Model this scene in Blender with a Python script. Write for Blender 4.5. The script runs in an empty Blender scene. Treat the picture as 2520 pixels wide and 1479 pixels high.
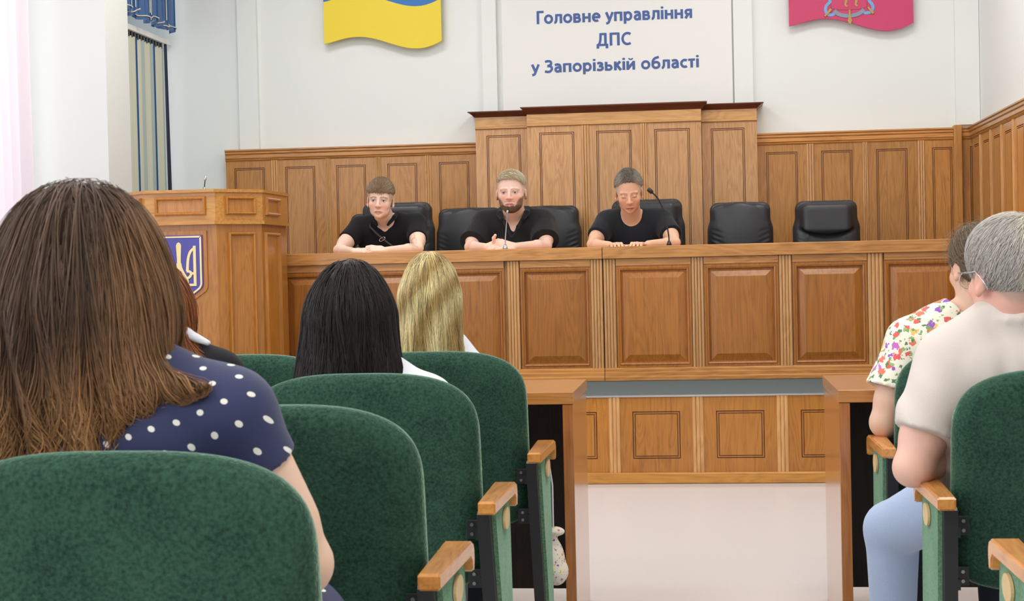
import bpy, bmesh, math, random
import numpy as np
from mathutils import Vector, Matrix
random.seed(4)
RNG = np.random.default_rng(11)
PI = math.pi
scene = bpy.context.scene
COL = scene.collection

# ---------------------------------------------------------------- camera, world, large lights, exposure
F_PX, YAW, PITCH, ROLL = 4000.0, .1199, -.02105, -.02214
CAM = Vector((0, 0, 1.1))
fw = Vector((-math.sin(YAW)*math.cos(PITCH), math.cos(YAW)*math.cos(PITCH), math.sin(PITCH)))
rt = Vector((math.cos(YAW), math.sin(YAW), 0)); up = rt.cross(fw)
r2 = math.cos(ROLL)*rt + math.sin(ROLL)*up
u2 = -math.sin(ROLL)*rt + math.cos(ROLL)*up
cd = bpy.data.cameras.new('camera'); cam = bpy.data.objects.new('camera', cd); COL.objects.link(cam)
cam.matrix_world = Matrix(((r2.x, u2.x, -fw.x, CAM.x), (r2.y, u2.y, -fw.y, CAM.y), (r2.z, u2.z, -fw.z, CAM.z), (0, 0, 0, 1)))
cd.sensor_fit = 'HORIZONTAL'; cd.sensor_width = 36; cd.lens = F_PX/2520*36
cd.clip_start = .05; cd.clip_end = 200
cd.dof.use_dof = True; cd.dof.focus_distance = 9.0; cd.dof.aperture_fstop = 20.0
scene.camera = cam
world = bpy.data.worlds.new('world'); scene.world = world; world.use_nodes = True
world.node_tree.nodes['Background'].inputs[0].default_value = (.80, .90, 1, 1)
world.node_tree.nodes['Background'].inputs[1].default_value = 1.8
vs = scene.view_settings
vs.view_transform = 'Standard'; vs.look = 'None'; vs.gamma = 1; vs.use_curve_mapping = False
vs.exposure = -1.35
scene.cycles.use_denoising = True
scene.cycles.max_bounces = 8

def area(name, loc, rot, sx, sy, power, color):
    l = bpy.data.lights.new(name, 'AREA'); l.shape = 'RECTANGLE'; l.size = sx; l.size_y = sy
    l.energy = power; l.color = color
    o = bpy.data.objects.new(name, l); COL.objects.link(o); o.location = loc; o.rotation_euler = rot
    return o
DAY = (.86, .93, 1.0)
# daylight in the openings of the left wall (behind and beside the camera, and the two by the stage)
for nm, y, w, p in (('daylight_rear', -1.2, 2.2, 150), ('daylight_middle', 2.2, 2.2, 150), ('daylight_side', 5.2, 2.0, 95)):
    area(nm, (-4.16, y, 2.3), (0, -PI/2, 0), 2.4, w, p, DAY)
area('daylight_curtain', (-4.45, 8.2, 2.3), (0, -PI/2, 0), 2.6, 2.0, 55, (.95, .95, 1))
area('daylight_stage', (-4.2, 10.5, 2.3), (0, -PI/2, 0), 2.4, .85, 9, DAY)
# ceiling luminaires: (x, y)
LAMPS = [(-2.4, y) for y in (-.6, 1.9, 4.4, 6.9, 9.2)] + [(.6, y) for y in (-.6, 1.9, 4.4, 6.9, 9.2)]
for i, (x, y) in enumerate(LAMPS):
    area('lamp_light', (x, y, 3.93), (0, 0, 0), 1.15, .55, 62, (1.0, .985, .955))

# ---------------------------------------------------------------- materials
def lin(c):
    return tuple(((v/255)/12.92 if v/255 <= .04045 else ((v/255+.055)/1.055)**2.4) for v in c)
def newmat(name):
    m = bpy.data.materials.new(name); m.use_nodes = True
    return m, m.node_tree.nodes, m.node_tree.links, m.node_tree.nodes['Principled BSDF']
def plain(name, rgb, rough=.5, metal=0, spec=.5, bump=0, bscale=60, var=0, emit=None):
    m, N, L, b = newmat(name)
    b.inputs['Base Color'].default_value = (*lin(rgb), 1)
    b.inputs['Roughness'].default_value = rough; b.inputs['Metallic'].default_value = metal
    b.inputs['Specular IOR Level'].default_value = spec
    tc = N.new('ShaderNodeTexCoord')
    n = N.new('ShaderNodeTexNoise'); n.inputs['Scale'].default_value = bscale; n.inputs['Detail'].default_value = 4
    L.new(tc.outputs['Object'], n.inputs['Vector'])
    if var:
        mx = N.new('ShaderNodeMix'); mx.data_type = 'RGBA'
        a = lin(rgb); mx.inputs[6].default_value = (*[v*(1-var) for v in a], 1); mx.inputs[7].default_value = (*[min(1, v*(1+var)) for v in a], 1)
        L.new(n.outputs['Fac'], mx.inputs[0]); L.new(mx.outputs[2], b.inputs['Base Color'])
    if bump:
        bp = N.new('ShaderNodeBump'); bp.inputs['Strength'].default_value = bump; bp.inputs['Distance'].default_value = .002
        L.new(n.outputs['Fac'], bp.inputs['Height']); L.new(bp.outputs[0], b.inputs['Normal'])
    if emit:
        b.inputs['Emission Color'].default_value = (*lin(rgb), 1); b.inputs['Emission Strength'].default_value = emit
    return m
def wood(name, axis, dark, light, rough=.33, coat=.25, scale=1.0):
    """oak veneer, grain along the given axis"""
    m, N, L, b = newmat(name)
    tc = N.new('ShaderNodeTexCoord'); oi = N.new('ShaderNodeObjectInfo')
    off = N.new('ShaderNodeVectorMath'); off.operation = 'MULTIPLY_ADD'
    cmb = N.new('ShaderNodeCombineXYZ')
    for i in range(3): L.new(oi.outputs['Random'], cmb.inputs[i])
    L.new(cmb.outputs[0], off.inputs[0]); off.inputs[1].default_value = (7.3, 11.1, 5.7); L.new(tc.outputs['Object'], off.inputs[2])
    def stretched(al, ac):
        mp = N.new('ShaderNodeMapping'); s = [ac*scale]*3; s['XYZ'.index(axis)] = al*scale
        mp.inputs['Scale'].default_value = s; L.new(off.outputs[0], mp.inputs[0]); return mp
    big = N.new('ShaderNodeTexNoise'); big.inputs['Scale'].default_value = 1; big.inputs['Detail'].default_value = 3; big.inputs['Distortion'].default_value = .3
    L.new(stretched(1.1, 9).outputs[0], big.inputs['Vector'])
    wv = N.new('ShaderNodeMath'); wv.operation = 'MULTIPLY'; wv.inputs[1].default_value = 13; L.new(big.outputs['Fac'], wv.inputs[0])
    fr = N.new('ShaderNodeMath'); fr.operation = 'PINGPONG'; fr.inputs[1].default_value = .5; L.new(wv.outputs[0], fr.inputs[0])
    fine = N.new('ShaderNodeTexNoise'); fine.inputs['Scale'].default_value = 1; fine.inputs['Detail'].default_value = 5; fine.inputs['Roughness'].default_value = .65
    L.new(stretched(2.2, 150).outputs[0], fine.inputs['Vector'])
    ad = N.new('ShaderNodeMath'); ad.operation = 'MULTIPLY_ADD'; L.new(fr.outputs[0], ad.inputs[0]); ad.inputs[1].default_value = .60; L.new(fine.outputs['Fac'], ad.inputs[2])
    rp = N.new('ShaderNodeValToRGB'); L.new(ad.outputs[0], rp.inputs[0])
    e = rp.color_ramp.elements
    e[0].position = .26; e[0].color = (*lin(dark), 1); e[1].position = .80; e[1].color = (*lin(light), 1)
    mid = [(a*.4+c*.6) for a, c in zip(lin(dark), lin(light))]; q = e.new(.5); q.color = (*mid, 1)
    hv = N.new('ShaderNodeHueSaturation'); mr = N.new('ShaderNodeMapRange')
    L.new(oi.outputs['Random'], mr.inputs[0]); mr.inputs[3].default_value = .90; mr.inputs[4].default_value = 1.08
    L.new(mr.outputs[0], hv.inputs['Value']); L.new(rp.outputs[0], hv.inputs['Color'])
    L.new(hv.outputs[0], b.inputs['Base Color'])
    b.inputs['Roughness'].default_value = rough; b.inputs['Coat Weight'].default_value = coat; b.inputs['Coat Roughness'].default_value = .15
    bp = N.new('ShaderNodeBump'); bp.inputs['Strength'].default_value = .15; bp.inputs['Distance'].default_value = .0006
    L.new(fine.outputs['Fac'], bp.inputs['Height']); L.new(bp.outputs[0], b.inputs['Normal'])
    return m
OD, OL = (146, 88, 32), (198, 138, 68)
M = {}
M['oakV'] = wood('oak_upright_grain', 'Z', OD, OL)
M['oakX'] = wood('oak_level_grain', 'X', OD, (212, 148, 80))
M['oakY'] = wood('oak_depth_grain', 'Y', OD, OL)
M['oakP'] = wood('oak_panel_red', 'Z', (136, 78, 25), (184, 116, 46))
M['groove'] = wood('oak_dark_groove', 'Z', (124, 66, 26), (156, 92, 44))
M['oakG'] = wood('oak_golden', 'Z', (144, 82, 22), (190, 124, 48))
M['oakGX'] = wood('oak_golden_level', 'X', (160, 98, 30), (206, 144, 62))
M['oakU'] = wood('oak_hazed', 'Z', (170, 112, 62), (214, 162, 108))  # lighter base: veiling haze over the tall section is put into the colour
M['oakUX'] = wood('oak_hazed_level', 'X', (176, 118, 60), (218, 166, 104))
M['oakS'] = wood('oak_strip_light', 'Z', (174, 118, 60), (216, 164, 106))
M['crown'] = wood('oak_cornice_with_shade', 'X', (70, 30, 18), (112, 54, 32), .4)  # red-brown oak with the shade of the cornice underside mixed into the colour
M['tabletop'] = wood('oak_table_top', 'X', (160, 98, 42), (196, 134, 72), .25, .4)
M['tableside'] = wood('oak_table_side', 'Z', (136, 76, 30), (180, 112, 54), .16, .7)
M['shadebrown'] = wood('dark_brown_with_shade', 'Z', (34, 24, 18), (58, 44, 34), .45, 0)  # brown taken near black, holding the shade of the front table recess
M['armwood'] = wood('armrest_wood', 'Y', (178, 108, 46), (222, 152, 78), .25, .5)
M['wall'] = plain('wall_paint', (238, 242, 240), .7, bump=.05, bscale=140)
M['white'] = plain('white_paint', (240, 240, 238), .5)
M['floor'] = plain('pale_linoleum', (212, 206, 205), .32, bscale=55, var=.035)
M['carpet'] = plain('stage_carpet', (84, 96, 98), .95, bump=.8, bscale=260, var=.25)
M['black'] = plain('black_steel', (26, 27, 30), .42)
M['blackplastic'] = plain('black_plastic', (30, 30, 32), .4)
M['chrome'] = plain('chrome', (190, 192, 196), .25, 1)
M['steel'] = plain('screw_steel', (150, 152, 150), .35, 1)
M['alu'] = plain('aluminium_edge', (205, 208, 212), .3, .8)
M['blue'] = plain('flag_blue', (38, 112, 188), .45)
M['yellow'] = plain('flag_yellow', (240, 214, 44), .45)
M['magenta'] = plain('flag_magenta', (204, 62, 108), .5)
M['ribbon'] = plain('emblem_ribbon_blue', (120, 168, 216), .5, bscale=40, var=.15)
M['ribbon2'] = plain('emblem_ribbon_grey', (136, 148, 170), .5)
M['gold'] = plain('emblem_gold', (176, 146, 84), .4, .3, bscale=90, var=.3)
M['letters'] = plain('lettering_blue', (70, 98, 160), .5, bscale=5, var=.12)
M['navy'] = plain('emblem_blue', (78, 72, 160), .4)
M['cream'] = plain('emblem_cream', (240, 220, 160), .4)
M['peg'] = plain('pale_wood_peg', (222, 190, 140), .5, bscale=70, var=.12)
M['lens'] = plain('lamp_diffuser', (255, 250, 240), .5, emit=6.0)

def leather():
    m, N, L, b = newmat('black_leather')
    b.inputs['Base Color'].default_value = (*lin((44, 45, 49)), 1); b.inputs['Roughness'].default_value = .42
    tc = N.new('ShaderNodeTexCoord'); v = N.new('ShaderNodeTexVoronoi'); v.inputs['Scale'].default_value = 260
    L.new(tc.outputs['Object'], v.inputs['Vector'])
    bp = N.new('ShaderNodeBump'); bp.inputs['Strength'].default_value = .25; bp.inputs['Distance'].default_value = .0008
    L.new(v.outputs['Distance'], bp.inputs['Height']); L.new(bp.outputs[0], b.inputs['Normal'])
    return m
M['leather'] = leather()
def plush(name, dark, light, sheen):
    m, N, L, b = newmat(name)
    tc = N.new('ShaderNodeTexCoord')
    n = N.new('ShaderNodeTexNoise'); n.inputs['Scale'].default_value = 170; n.inputs['Detail'].default_value = 5; L.new(tc.outputs['Object'], n.inputs['Vector'])
    n2 = N.new('ShaderNodeTexNoise'); n2.inputs['Scale'].default_value = 9; n2.inputs['Detail'].default_value = 3; L.new(tc.outputs['Object'], n2.inputs['Vector'])
    ad = N.new('ShaderNodeMath'); ad.operation = 'MULTIPLY_ADD'; L.new(n2.outputs['Fac'], ad.inputs[0]); ad.inputs[1].default_value = .5; L.new(n.outputs['Fac'], ad.inputs[2])
    rp = N.new('ShaderNodeValToRGB'); e = rp.color_ramp.elements
    e[0].position = .45; e[0].color = (*lin(dark), 1); e[1].position = 1.0; e[1].color = (*lin(light), 1)
    L.new(ad.outputs[0], rp.inputs[0]); L.new(rp.outputs[0], b.inputs['Base Color'])
    b.inputs['Roughness'].default_value = .9; b.inputs['Specular IOR Level'].default_value = .15
    b.inputs['Sheen Weight'].default_value = sheen; b.inputs['Sheen Roughness'].default_value = .25
    b.inputs['Sheen Tint'].default_value = (*lin((215, 255, 228)), 1)
    bp = N.new('ShaderNodeBump'); bp.inputs['Strength'].default_value = .7; bp.inputs['Distance'].default_value = .003
    L.new(n.outputs['Fac'], bp.inputs['Height']); L.new(bp.outputs[0], b.inputs['Normal'])
    return m
M['plush'] = plush('green_plush', (24, 47, 38), (58, 92, 74), 1.0)
M['plushside'] = plush('light_green_carpet', (74, 112, 84), (128, 164, 134), .4)
def attrmat(name, rough=.5, spec=.4, sss=0, sheen=0, aniso=0):
    m, N, L, b = newmat(name)
    a = N.new('ShaderNodeAttribute'); a.attribute_name = 'col'; L.new(a.outputs['Color'], b.inputs['Base Color'])
    b.inputs['Roughness'].default_value = rough; b.inputs['Specular IOR Level'].default_value = spec
    b.inputs['Sheen Weight'].default_value = sheen
    if sss:
        b.inputs['Subsurface Weight'].default_value = sss; b.inputs['Subsurface Radius'].default_value = (.010, .004, .002); b.inputs['Subsurface Scale'].default_value = .6
    return m
M['skin'] = attrmat('skin', .5, .35, .12)
M['hair'] = attrmat('hair', .42, .22)
M['hairshort'] = attrmat('short_hair', .6, .25)
def cloth(name, rgb, rough=.85, var=.08, sheen=.2, bump=.25):
    m = plain(name, rgb, rough, spec=.2, bump=bump, bscale=420, var=var)
    m.node_tree.nodes['Principled BSDF'].inputs['Sheen Weight'].default_value = sheen
    return m
M['blackcotton'] = cloth('black_cotton', (24, 24, 29), sheen=.08)
M['blackknit'] = cloth('black_knit', (31, 31, 34), sheen=.12)
M['bluegrey'] = cloth('washed_black_cotton', (33, 36, 43), sheen=.12)
M['beige'] = cloth('beige_cotton', (214, 200, 192), sheen=.1, var=.03)
M['whitecloth'] = cloth('white_cotton', (240, 238, 246), sheen=.1, var=.02)
M['trousers'] = cloth('dark_trousers', (38, 40, 50))
M['jeans'] = cloth('light_blue_denim', (168, 184, 214), var=.16)
def dots():
    m, N, L, b = newmat('navy_polka_dot')
    uv = N.new('ShaderNodeAttribute'); uv.attribute_name = 'duv'
    sc_ = N.new('ShaderNodeVectorMath'); sc_.operation = 'SCALE'; sc_.inputs['Scale'].default_value = 1/.055
    rt_ = N.new('ShaderNodeVectorRotate'); rt_.rotation_type = 'Z_AXIS'; rt_.inputs['Angle'].default_value = .38; L.new(uv.outputs['Vector'], rt_.inputs['Vector']); L.new(rt_.outputs[0], sc_.inputs[0])
    ds = []
    for o_ in ((0, 0, 0), (.5, .5, 0)):
        a = N.new('ShaderNodeVectorMath'); a.operation = 'ADD'; a.inputs[1].default_value = o_; L.new(sc_.outputs[0], a.inputs[0])
        f = N.new('ShaderNodeVectorMath'); f.operation = 'FRACTION'; L.new(a.outputs[0], f.inputs[0])
        d = N.new('ShaderNodeVectorMath'); d.operation = 'DISTANCE'; L.new(f.outputs[0], d.inputs[0]); d.inputs[1].default_value = (.5, .5, 0); ds.append(d)
    mn = N.new('ShaderNodeMath'); mn.operation = 'MINIMUM'; L.new(ds[0].outputs['Value'], mn.inputs[0]); L.new(ds[1].outputs['Value'], mn.inputs[1])
    lt = N.new('ShaderNodeMath'); lt.operation = 'LESS_THAN'; lt.inputs[1].default_value = .092; L.new(mn.outputs[0], lt.inputs[0])
    mx = N.new('ShaderNodeMix'); mx.data_type = 'RGBA'; mx.inputs[6].default_value = (*lin((52, 56, 92)), 1); mx.inputs[7].default_value = (*lin((240, 236, 226)), 1)
    L.new(lt.outputs[0], mx.inputs[0]); L.new(mx.outputs[2], b.inputs['Base Color'])
    b.inputs['Roughness'].default_value = .7; b.inputs['Specular IOR Level'].default_value = .25; b.inputs['Sheen Weight'].default_value = .15
    return m
M['dots'] = dots()
def floral(name, scale, density):
    m, N, L, b = newmat(name)
    tc = N.new('ShaderNodeTexCoord')
    nz = N.new('ShaderNodeTexNoise'); nz.inputs['Scale'].default_value = scale*2.2; nz.inputs['Detail'].default_value = 2; L.new(tc.outputs['Object'], nz.inputs['Vector'])
    ad = N.new('ShaderNodeVectorMath'); ad.operation = 'MULTIPLY_ADD'; L.new(nz.outputs['Color'], ad.inputs[0]); ad.inputs[1].default_value = (.030*30/scale,)*3; L.new(tc.outputs['Object'], ad.inputs[2])
    prev = None
    base = (*lin((240, 232, 214)), 1)
    for k, (sc_, thr, cols) in enumerate(((scale, .34*density, ((226, 96, 92), (150, 90, 190), (226, 120, 96), (236, 190, 110), (198, 110, 190))), (scale*1.5, .26*density, ((120, 160, 100), (150, 178, 110), (90, 130, 84))))):
        v = N.new('ShaderNodeTexVoronoi'); v.inputs['Scale'].default_value = sc_; L.new(ad.outputs[0], v.inputs['Vector'])
        cr = N.new('ShaderNodeValToRGB'); cr.color_ramp.interpolation = 'CONSTANT'
        e = cr.color_ramp.elements; e[0].color = (*lin(cols[0]), 1)
        e[1].position = 1/len(cols); e[1].color = (*lin(cols[1]), 1)
        for i in range(2, len(cols)): q = e.new(i/len(cols)); q.color = (*lin(cols[i]), 1)
        sp = N.new('ShaderNodeSeparateColor'); L.new(v.outputs['Color'], sp.inputs[0]); L.new(sp.outputs[0], cr.inputs[0])
        lt = N.new('ShaderNodeMath'); lt.operation = 'LESS_THAN'; lt.inputs[1].default_value = thr; L.new(v.outputs['Distance'], lt.inputs[0])
        mx = N.new('ShaderNodeMix'); mx.data_type = 'RGBA'
        if prev is None: mx.inputs[6].default_value = base
        else: L.new(prev.outputs[2], mx.inputs[6])
        L.new(cr.outputs[0], mx.inputs[7]); L.new(lt.outputs[0], mx.inputs[0]); prev = mx
    L.new(prev.outputs[2], b.inputs['Base Color']); b.inputs['Roughness'].default_value = .8
    return m
M['floral'] = floral('floral_print', 34, 1.25)
M['floralbag'] = floral('small_floral_print', 60, .7)
def curtainmat(name, rgb, trans):
    m, N, L, b = newmat(name)
    b.inputs['Base Color'].default_value = (*lin(rgb), 1); b.inputs['Roughness'].default_value = .8
    t = N.new('ShaderNodeBsdfTranslucent'); t.inputs[0].default_value = (*lin(rgb), 1)
    mx = N.new('ShaderNodeMixShader'); mx.inputs[0].default_value = trans
    L.new(b.outputs[0], mx.inputs[1]); L.new(t.outputs[0], mx.inputs[2]); L.new(mx.outputs[0], N['Material Output'].inputs[0])
    return m
M['sheer'] = curtainmat('sheer_white', (244, 234, 240), .5)
M['blind'] = curtainmat('blind_cream', (232, 232, 216), .35)
M['blind2'] = curtainmat('blind_grey', (200, 212, 208), .35)
M['blindblue'] = curtainmat('blind_blue', (40, 92, 150), .15)
M['satin'] = plain('blue_satin', (22, 84, 146), .28, spec=.7)
M['darksatin'] = plain('navy_satin', (22, 34, 58), .4)
M['piping'] = plain('cream_piping', (220, 214, 196), .6)

# ---------------------------------------------------------------- mesh helpers
def mesh_from(name, V, Fs, smooth=False):
    me = bpy.data.meshes.new(name)
    V = np.asarray(V, dtype=np.float32)
    if isinstance(Fs, np.ndarray):
        k = Fs.shape[1]
        me.vertices.add(len(V)); me.vertices.foreach_set('co', V.ravel())
        me.loops.add(Fs.size); me.loops.foreach_set('vertex_index', Fs.ravel().astype(np.int32))
        me.polygons.add(len(Fs)); me.polygons.foreach_set('loop_start', np.arange(0, Fs.size, k, dtype=np.int32))
        me.update(calc_edges=True)
    else:
        me.from_pydata([tuple(v) for v in V], [], Fs); me.update()
    if smooth: me.polygons.foreach_set('use_smooth', [True]*len(me.polygons))
    return me
def thing(name, label, cat, loc=(0, 0, 0), group=None, kind=None):
    o = bpy.data.objects.new(name, None); COL.objects.link(o); o.location = loc; o.empty_display_size = .1
    if kind: o['kind'] = kind
    else: o['label'] = label; o['category'] = cat
    if group: o['group'] = group
    return o
def tag(o, label, cat, group=None):
    o['label'] = label; o['category'] = cat
    if group: o['group'] = group
    return o
def wloc(o):
    v = Vector((0, 0, 0))
    while o is not None: v = v + o.location; o = o.parent
    return v
def part(name, vf, mat, parent=None, smooth=False, col=None, origin=None, label=None, attrs=None, recalc=True, mat2=None, idx2=()):
    """world-space vertices -> one mesh object, under parent"""
    V, Fs = vf
    V = np.asarray(V, dtype=np.float64)
    base = np.array(wloc(parent)) if parent is not None else np.zeros(3)
    org = np.array(origin) if origin is not None else base
    me = mesh_from(name, V-org, Fs, smooth)
    if recalc and not isinstance(Fs, np.ndarray):
        bm = bmesh.new(); bm.from_mesh(me); bmesh.ops.recalc_face_normals(bm, faces=bm.faces); bm.to_mesh(me); bm.free()
        if smooth: me.polygons.foreach_set('use_smooth', [True]*len(me.polygons))
    o = bpy.data.objects.new(name, me); COL.objects.link(o)
    me.materials.append(M[mat] if isinstance(mat, str) else mat)
    if mat2:
        me.materials.append(M[mat2])
        for i in idx2: me.polygons[i].material_index = 1
    if parent is not None: o.parent = parent
    o.location = Vector(org-base)
    if col is not None:
        a = me.attributes.new('col', 'FLOAT_COLOR', 'POINT')
        c4 = np.ones((len(V), 4), dtype=np.float32); c4[:, :3] = col; a.data.foreach_set('color', c4.ravel())
    for k, v in (attrs or {}).items():
        a = me.attributes.new(k, 'FLOAT_VECTOR', 'POINT'); a.data.foreach_set('vector', np.asarray(v, dtype=np.float32).ravel())
    if label: o['label'] = label
    return o
class MB:
    def __init__(s): s.v = []; s.f = []
    def add(s, V, Fs):
        n = len(s.v); s.v += [tuple(map(float, p)) for p in V]; s.f += [tuple(int(i)+n for i in q) for q in Fs]; return s
    def box(s, x0, x1, y0, y1, z0, z1, b=0):
        if b <= 0:
            V = [(x, y, z) for z in (z0, z1) for y in (y0, y1) for x in (x0, x1)]
            return s.add(V, [(0, 2, 3, 1), (4, 5, 7, 6), (0, 1, 5, 4), (2, 6, 7, 3), (0, 4, 6, 2), (1, 3, 7, 5)])
        bm = bmesh.new(); bmesh.ops.create_cube(bm, size=1)
        for v in bm.verts: v.co = Vector(((x0+x1)/2+v.co.x*(x1-x0), (y0+y1)/2+v.co.y*(y1-y0), (z0+z1)/2+v.co.z*(z1-z0)))
        bmesh.ops.bevel(bm, geom=bm.edges[:]+bm.verts[:], offset=b, segments=2, affect='EDGES', profile=.5)
        bm.verts.index_update()
        s.add([v.co[:] for v in bm.verts], [[v.index for v in f.verts] for f in bm.faces]); bm.free(); return s
    def prism(s, pts, w0, w1, axis='Y'):
        """closed outline of (a,b) extruded along axis"""
        n = len(pts)
        mk = {'Y': lambda a, b, w: (a, w, b), 'X': lambda a, b, w: (w, a, b), 'Z': lambda a, b, w: (a, b, w)}[axis]
        V = [mk(a, b, w0) for a, b in pts]+[mk(a, b, w1) for a, b in pts]
        return s.add(V, [tuple(range(n))[::-1], tuple(range(n, 2*n))]+[(i, (i+1) % n, n+(i+1) % n, n+i) for i in range(n)])
    def tube(s, P, R, n=10, cap=True):
        P = [Vector(p) for p in P]
        if not hasattr(R, '__len__'): R = [R]*len(P)
        V = []; up_ = None
        for i, p in enumerate(P):
            t = (P[min(i+1, len(P)-1)]-P[max(i-1, 0)]).normalized()
            if up_ is None: up_ = Vector((0, 0, 1)) if abs(t.z) < .9 else Vector((1, 0, 0))
            a = t.cross(up_).normalized(); b = a.cross(t).normalized(); up_ = b
            V += [(p+(a*math.cos(2*PI*k/n)+b*math.sin(2*PI*k/n))*R[i])[:] for k in range(n)]
        Fs = [(i*n+k, i*n+(k+1) % n, (i+1)*n+(k+1) % n, (i+1)*n+k) for i in range(len(P)-1) for k in range(n)]
        if cap: Fs += [tuple(range(n))[::-1], tuple((len(P)-1)*n+k for k in range(n))]
        return s.add(V, Fs)
    @property
    def vf(s): return s.v, s.f
def B(*a, **k): return MB().box(*a, **k).vf
# a panel in a frame: outer rect, profile rings (inset, depth) round the inner rect, in a frame of axes
def panel_vf(o, i, prof, frame, y):
    """o,i = (a0,a1,z0,z1); frame: function (a, d, z)->xyz, d = distance towards viewer from plane"""
    rings = [(o, 0.0)]
    for ins, dep in prof:
        rings.append(((i[0]+ins, i[1]-ins, i[2]+ins, i[3]-ins), dep))
    V = []; Fs = []
    for r, d in rings:
        V += [frame(r[0], d, r[2]), frame(r[1], d, r[2]), frame(r[1], d, r[3]), frame(r[0], d, r[3])]
    for k in range(len(rings)-1):
        for j in range(4): Fs.append((4*k+j, 4*k+(j+1) % 4, 4*k+4+(j+1) % 4, 4*k+4+j))
    n = 4*(len(rings)-1); Fs.append((n, n+1, n+2, n+3))
    # back and rim for real thickness
    t = -.018; m = len(V)
    V += [frame(o[0], t, o[2]), frame(o[1], t, o[2]), frame(o[1], t, o[3]), frame(o[0], t, o[3])]
    for j in range(4): Fs.append((j, m+j, m+(j+1) % 4, (j+1) % 4))
    Fs.append((m+3, m+2, m+1, m))
    return V, Fs
def FY(y): return lambda a, d, z: (a, y-d, z)         # faces the room (-Y)
def FXN(x): return lambda a, d, z: (x-d, a, z)        # faces -X
PROF = [(0, 0), (.001, -.008), (.0045, -.008), (.0055, 0), (.0105, 0), (.0115, -.006), (.0145, -.006), (.0155, 0)]
FIELD = [(0, 0), (.004, .007), (.012, .004), (.016, -.013), (.020, -.013), (.058, .004)]
def gidx(prof):
    ks = (1, 2, 3, 5, 6, 7) if prof is PROF else (4,)
    return [4*k+j for k in ks for j in range(4)]
def flutes(x0, x1, z0, z1, y, n=4, d=.008):
    """upright strip of n reeds"""
    pts = [(x0, y)]; w = (x1-x0)/n
    for k in range(n):
        for t in (0, .15, .5, .85, 1): pts.append((x0+(k+t)*w, y-d*(0.1 if t in (0, 1) else (.8 if t != .5 else 1))))
    pts.append((x1, y)); pts = [p for i, p in enumerate(pts) if i == 0 or p != pts[i-1]]
    pts = [(x0, y+.01)]+pts+[(x1, y+.01)]
    return MB().prism(pts, z0, z1, 'Z').vf
def rail_x(x0, x1, prof):  # prof: list of (y,z) closed, extruded along X
    return MB().prism(prof, x0, x1, 'X').vf

# ---------------------------------------------------------------- room shell
def struct(name, vf, mat, **k):
    o = part(name, vf, mat, **k); o['kind'] = 'structure'; return o
XL, XR, YB, HC = -4.1, 1.81, 11.08, 4.0
struct('floor', B(XL-.3, 4.4, -3.2, YB+.2, -.1, 0), 'floor')
struct('ceiling', B(XL-.3, 4.4, -3.2, YB+.2, HC, HC+.1), 'white')
w = MB().box(XL-.3, XR+.3, YB, YB+.2, 0, HC)
struct('wall_back', w.vf, 'wall')
for n, (x0, x1, z0) in enumerate(((-3.216, -3.079, 1.955), (-1.498, -1.400, 2.16), (.205, .330, 2.16), (1.654, 1.808, 1.97))): struct('trim_%d' % (n+1), B(x0, x1, YB-.035, YB-.001, z0, HC), 'wall')
w = MB(); OPEN = [(-2.3, -.1), (1.1, 3.3), (4.2, 6.2), (7.2, 9.2), (10.05, 10.95)]
ys = [-3.2]+[v for o in OPEN for v in o]+[YB]
for k in range(0, len(ys), 2): w.box(XL-.3, XL, ys[k], ys[k+1], 0, HC)
for a, b_ in OPEN: w.box(XL-.3, XL, a, b_, 0, 1.0); w.box(XL-.3, XL, a, b_, 3.55, HC)
struct('wall_left', w.vf, 'wall')
struct('trim_5', B(XL+.001, -3.548, 9.40, 9.79, 0, HC), 'wall')   # the pier between the two windows
w = MB().box(XR, XR+.2, 7.9, YB, 0, HC).box(XR, 4.2, 7.7, 7.9, 0, HC)
struct('wall_right', w.vf, 'wall')
struct('wall_side', B(4.2, 4.4, -3.2, 7.7, 0, HC), 'wall')
struct('wall_rear', B(XL, 4.2, -3.4, -3.2, 0, HC), 'wall')
for n, (a, b_) in enumerate(OPEN):
    w = MB(); x0, x1 = XL-.2, XL-.14
    w.box(x0, x1, a, b_, 1.0, 1.06).box(x0, x1, a, b_, 3.49, 3.55).box(x0, x1, a, a+.06, 1.06, 3.49).box(x0, x1, b_-.06, b_, 1.06, 3.49).box(x0, x1, (a+b_)/2-.03, (a+b_)/2+.03, 1.06, 3.49)
    struct('window_%d' % (n+1), w.vf, 'white')
for x, y in LAMPS:
    t = thing('ceiling_light', 'ceiling light', 'ceiling light', (x, y, HC), kind='structure')
    part('lamp_frame', MB().box(x-.62, x+.62, y-.32, y+.32, HC-.035, HC-.0).vf, 'white', t)
    part('diffuser', B(x-.58, x+.58, y-.28, y+.28, HC-.042, HC-.034), 'lens', t)

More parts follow.
